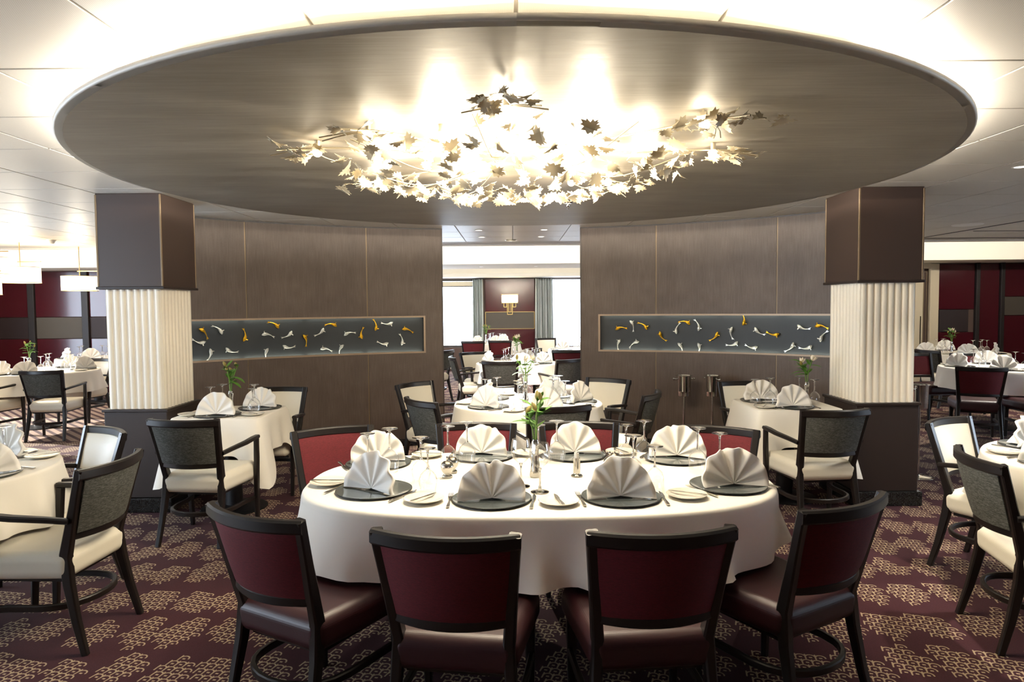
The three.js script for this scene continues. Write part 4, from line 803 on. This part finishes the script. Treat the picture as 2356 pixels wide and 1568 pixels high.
// ------------------------------------------------------------------ ice buckets
function iceBucket(x, z, turn, label, top = 0.835) {
  const t = thing('ice_bucket_stand', label, 'ice bucket', [x, 0, z], turn);
  part('foot', uvBox(lathe([[0, 0.02], [0.03, 0.02], [0.10, 0.012], [0.13, 0.006], [0.132, 0], [0, 0]], 28)), m.chrome, t);
  part('pole', uvBox(new THREE.CylinderGeometry(0.011, 0.011, top - 0.23, 14).translate(0, (top - 0.23) / 2 + 0.015, 0)), m.chrome, t);
  const b = top - 0.215; part('bucket', lathe([[0, b], [0.064, b], [0.066, b + 0.004], [0.066, b + 0.040], [0.070, b + 0.045], [0.068, b + 0.05], [0.072, b + 0.205], [0.086, b + 0.209], [0.086, b + 0.213], [0.072, b + 0.212], [0.068, b + 0.19], [0.062, b + 0.02], [0, b + 0.02]], 40), m.chrome, t, 'polished steel bucket');
  for (const s of [-1, 1]) part('knob', merge([uvBox(new THREE.CylinderGeometry(0.006, 0.006, 0.03, 10).rotateZ(Math.PI / 2).translate(s * 0.085, b + 0.175, 0)), uvBox(new THREE.SphereGeometry(0.013, 14, 10).translate(s * 0.105, b + 0.175, 0))]), m.chrome, t);
  return t;
}
iceBucket(1.765, -7.12, 0.0, 'chrome ice bucket on stand against fish wall, nearer the opening');
iceBucket(2.045, -7.08, -1.1, 'chrome ice bucket on stand against fish wall, nearer the small table');
iceBucket(3.62, -6.15, 0.6, 'chrome ice bucket on stand partly behind the cream door column');

// ------------------------------------------------------------------ koi in the niches
function koiGeo(bend) {
  const n = 14, rings = [], R = [0.001, 0.006, 0.0095, 0.0118, 0.0128, 0.0126, 0.0118, 0.0105, 0.009, 0.0074, 0.006, 0.0048, 0.0038, 0.0032, 0.003], mid = (u) => V(0.055 - 0.105 * u, 0, 0).add(V(0, bend * 0.030 * u * u * u * 1.4, 0));
  for (let i = 0; i <= n; i++) { const u = i / n, c = mid(u), T = mid(Math.min(1, u + 0.02)).sub(mid(Math.max(0, u - 0.02))).normalize(), N = V(-T.y, T.x, 0), ring = []; for (let k = 0; k < 10; k++) { const a = k / 10 * Math.PI * 2; ring.push(c.clone().addScaledVector(N, Math.cos(a) * R[i]).add(V(0, 0, Math.sin(a) * R[i] * 1.05))); } rings.push(ring); }
  const T = mid(1).sub(mid(0.94)).normalize(), N = V(-T.y, T.x, 0), e = mid(0.97);
  const fin = (pts, th) => loft([pts.map((p) => p.clone().add(V(0, 0, th))), pts.map((p) => p.clone().add(V(0, 0, -th)))], 0.5);
  const at = (a, b) => e.clone().addScaledVector(T, a).addScaledVector(N, b);
  const tail = fin([at(0, 0.003), at(0.014, 0.009), at(0.026, 0.010), at(0.016, 0.001), at(0.024, -0.007), at(0.012, -0.006), at(0, -0.003)], 0.0015);
  const pec = (s) => fin([V(0.026, s * 0.009, 0), V(0.020, s * 0.022, 0.003), V(0.012, s * 0.024, 0.003), V(0.014, s * 0.010, 0)], 0.0016);
  const dorsal = loft([[V(0.022, -0.0012, 0.0115), V(0.022, 0.0012, 0.0115), V(-0.008, 0.0012, 0.010), V(-0.008, -0.0012, 0.010)], [V(0.012, -0.0006, 0.019), V(0.012, 0.0006, 0.019), V(-0.006, 0.0006, 0.0145), V(-0.006, -0.0006, 0.0145)]], 0.5);
  return { body: loft(rings, 1.2), tail, pecA: pec(1), pecB: pec(-1), dorsal };
}
const koiA = koiGeo(1), koiB = koiGeo(-1), peg = uvBox(new THREE.CylinderGeometry(0.0025, 0.0025, 0.028, 8).rotateX(Math.PI / 2).translate(0.01, 0, -0.018));
const koiL = [['g', -44.45, 1.346, 160, 1], ['s', -42.34, 1.352, -75, -1], ['s', -44.94, 1.222, 20, 1], ['s', -43.59, 1.12, 105, 1], ['s', -41.32, 1.129, 125, -1], ['g', -39.02, 1.268, 235, -1], ['s', -36.25, 1.3, 200, 1], ['g', -34.87, 1.391, -65, -1], ['s', -33.05, 1.272, 65, 1], ['s', -36.5, 1.106, 50, -1], ['s', -33.52, 1.138, 140, -1], ['g', -30.73, 1.236, 135, 1], ['s', -28.49, 1.293, 72, 1], ['g', -26.89, 1.385, -42, -1], ['s', -24.85, 1.286, 225, 1], ['g', -22.97, 1.257, -65, 1], ['s', -28.16, 1.129, 200, 1], ['s', -25.99, 1.123, 35, -1], ['g', -20.5, 1.344, 245, -1], ['s', -18.69, 1.361, 35, 1], ['g', -16.1, 1.318, 195, 1], ['s', -19.43, 1.141, 25, 1], ['s', -16.62, 1.175, 245, -1]];
const koiR = [['g', 16.35, 1.311, 220, 1], ['s', 18.47, 1.35, 140, 1], ['g', 20.28, 1.33, -70, -1], ['g', 22.46, 1.215, 92, -1], ['s', 16.13, 1.14, 45, -1], ['s', 18.68, 1.148, 0, -1], ['s', 24.71, 1.287, -75, 1], ['g', 26.33, 1.376, -45, -1], ['s', 28.16, 1.322, 255, -1], ['s', 25.61, 1.109, 145, 1], ['s', 28.28, 1.1, 120, 1], ['g', 30.61, 1.216, 80, 1], ['s', 32.47, 1.273, 60, -1], ['g', 34.55, 1.378, 240, -1], ['s', 36.14, 1.271, 110, -1], ['s', 33.13, 1.129, 50, 1], ['s', 35.69, 1.098, 25, 1], ['g', 38.57, 1.235, 25, 1], ['s', 42.04, 1.309, 130, -1], ['g', 44.45, 1.35, 205, 1], ['s', 44.59, 1.233, -90, 1], ['s', 40.97, 1.123, 80, 1], ['s', 43.0, 1.113, 45, 1]];
const ord = ['first', 'second', 'third', 'fourth', 'fifth', 'sixth', 'seventh', 'eighth', 'ninth', 'tenth', 'eleventh', 'twelfth', 'thirteenth', 'fourteenth', 'fifteenth', 'sixteenth'];
for (const [list, where] of [[koiL, 'pendant side niche'], [koiR, 'ice bucket side niche']]) {
  const row = (f) => f[2] > 1.185 ? 'upper' : 'lower';
  for (const f of list) {
    const [col, a, y, head, bend] = f, peers = list.filter((g) => row(g) === row(f) && g[0] === col).sort((p, q) => Math.abs(p[1]) - Math.abs(q[1])), k = peers.indexOf(f);
    const p = onWall(a, 4.262, y), g = bend > 0 ? koiA : koiB, mat = col === 'g' ? m.gold : m.silver;
    const t = thing('koi_sculpture', `${col === 'g' ? 'golden' : 'silver'} koi sculpture, ${row(f)} row, ${ord[k]} ${col === 'g' ? 'golden' : 'silver'} from wall opening, ${where}`, 'fish', [p.x, p.y, p.z], 0, 'koi in the ' + where);
    t.rotation.set(0, -a * Math.PI / 180, head * Math.PI / 180, 'YXZ');
    t.scale.set(0.95, 1.3, 1.3); part('body', g.body, mat, t); part('tail_fin', g.tail, mat, t); part('pectoral_fin', bend > 0 ? g.pecB : g.pecA, mat, t); part('dorsal_fin', g.dorsal, mat, t); part('peg', peg, m.steel, t);
  }
}

renderer.render(scene, camera);
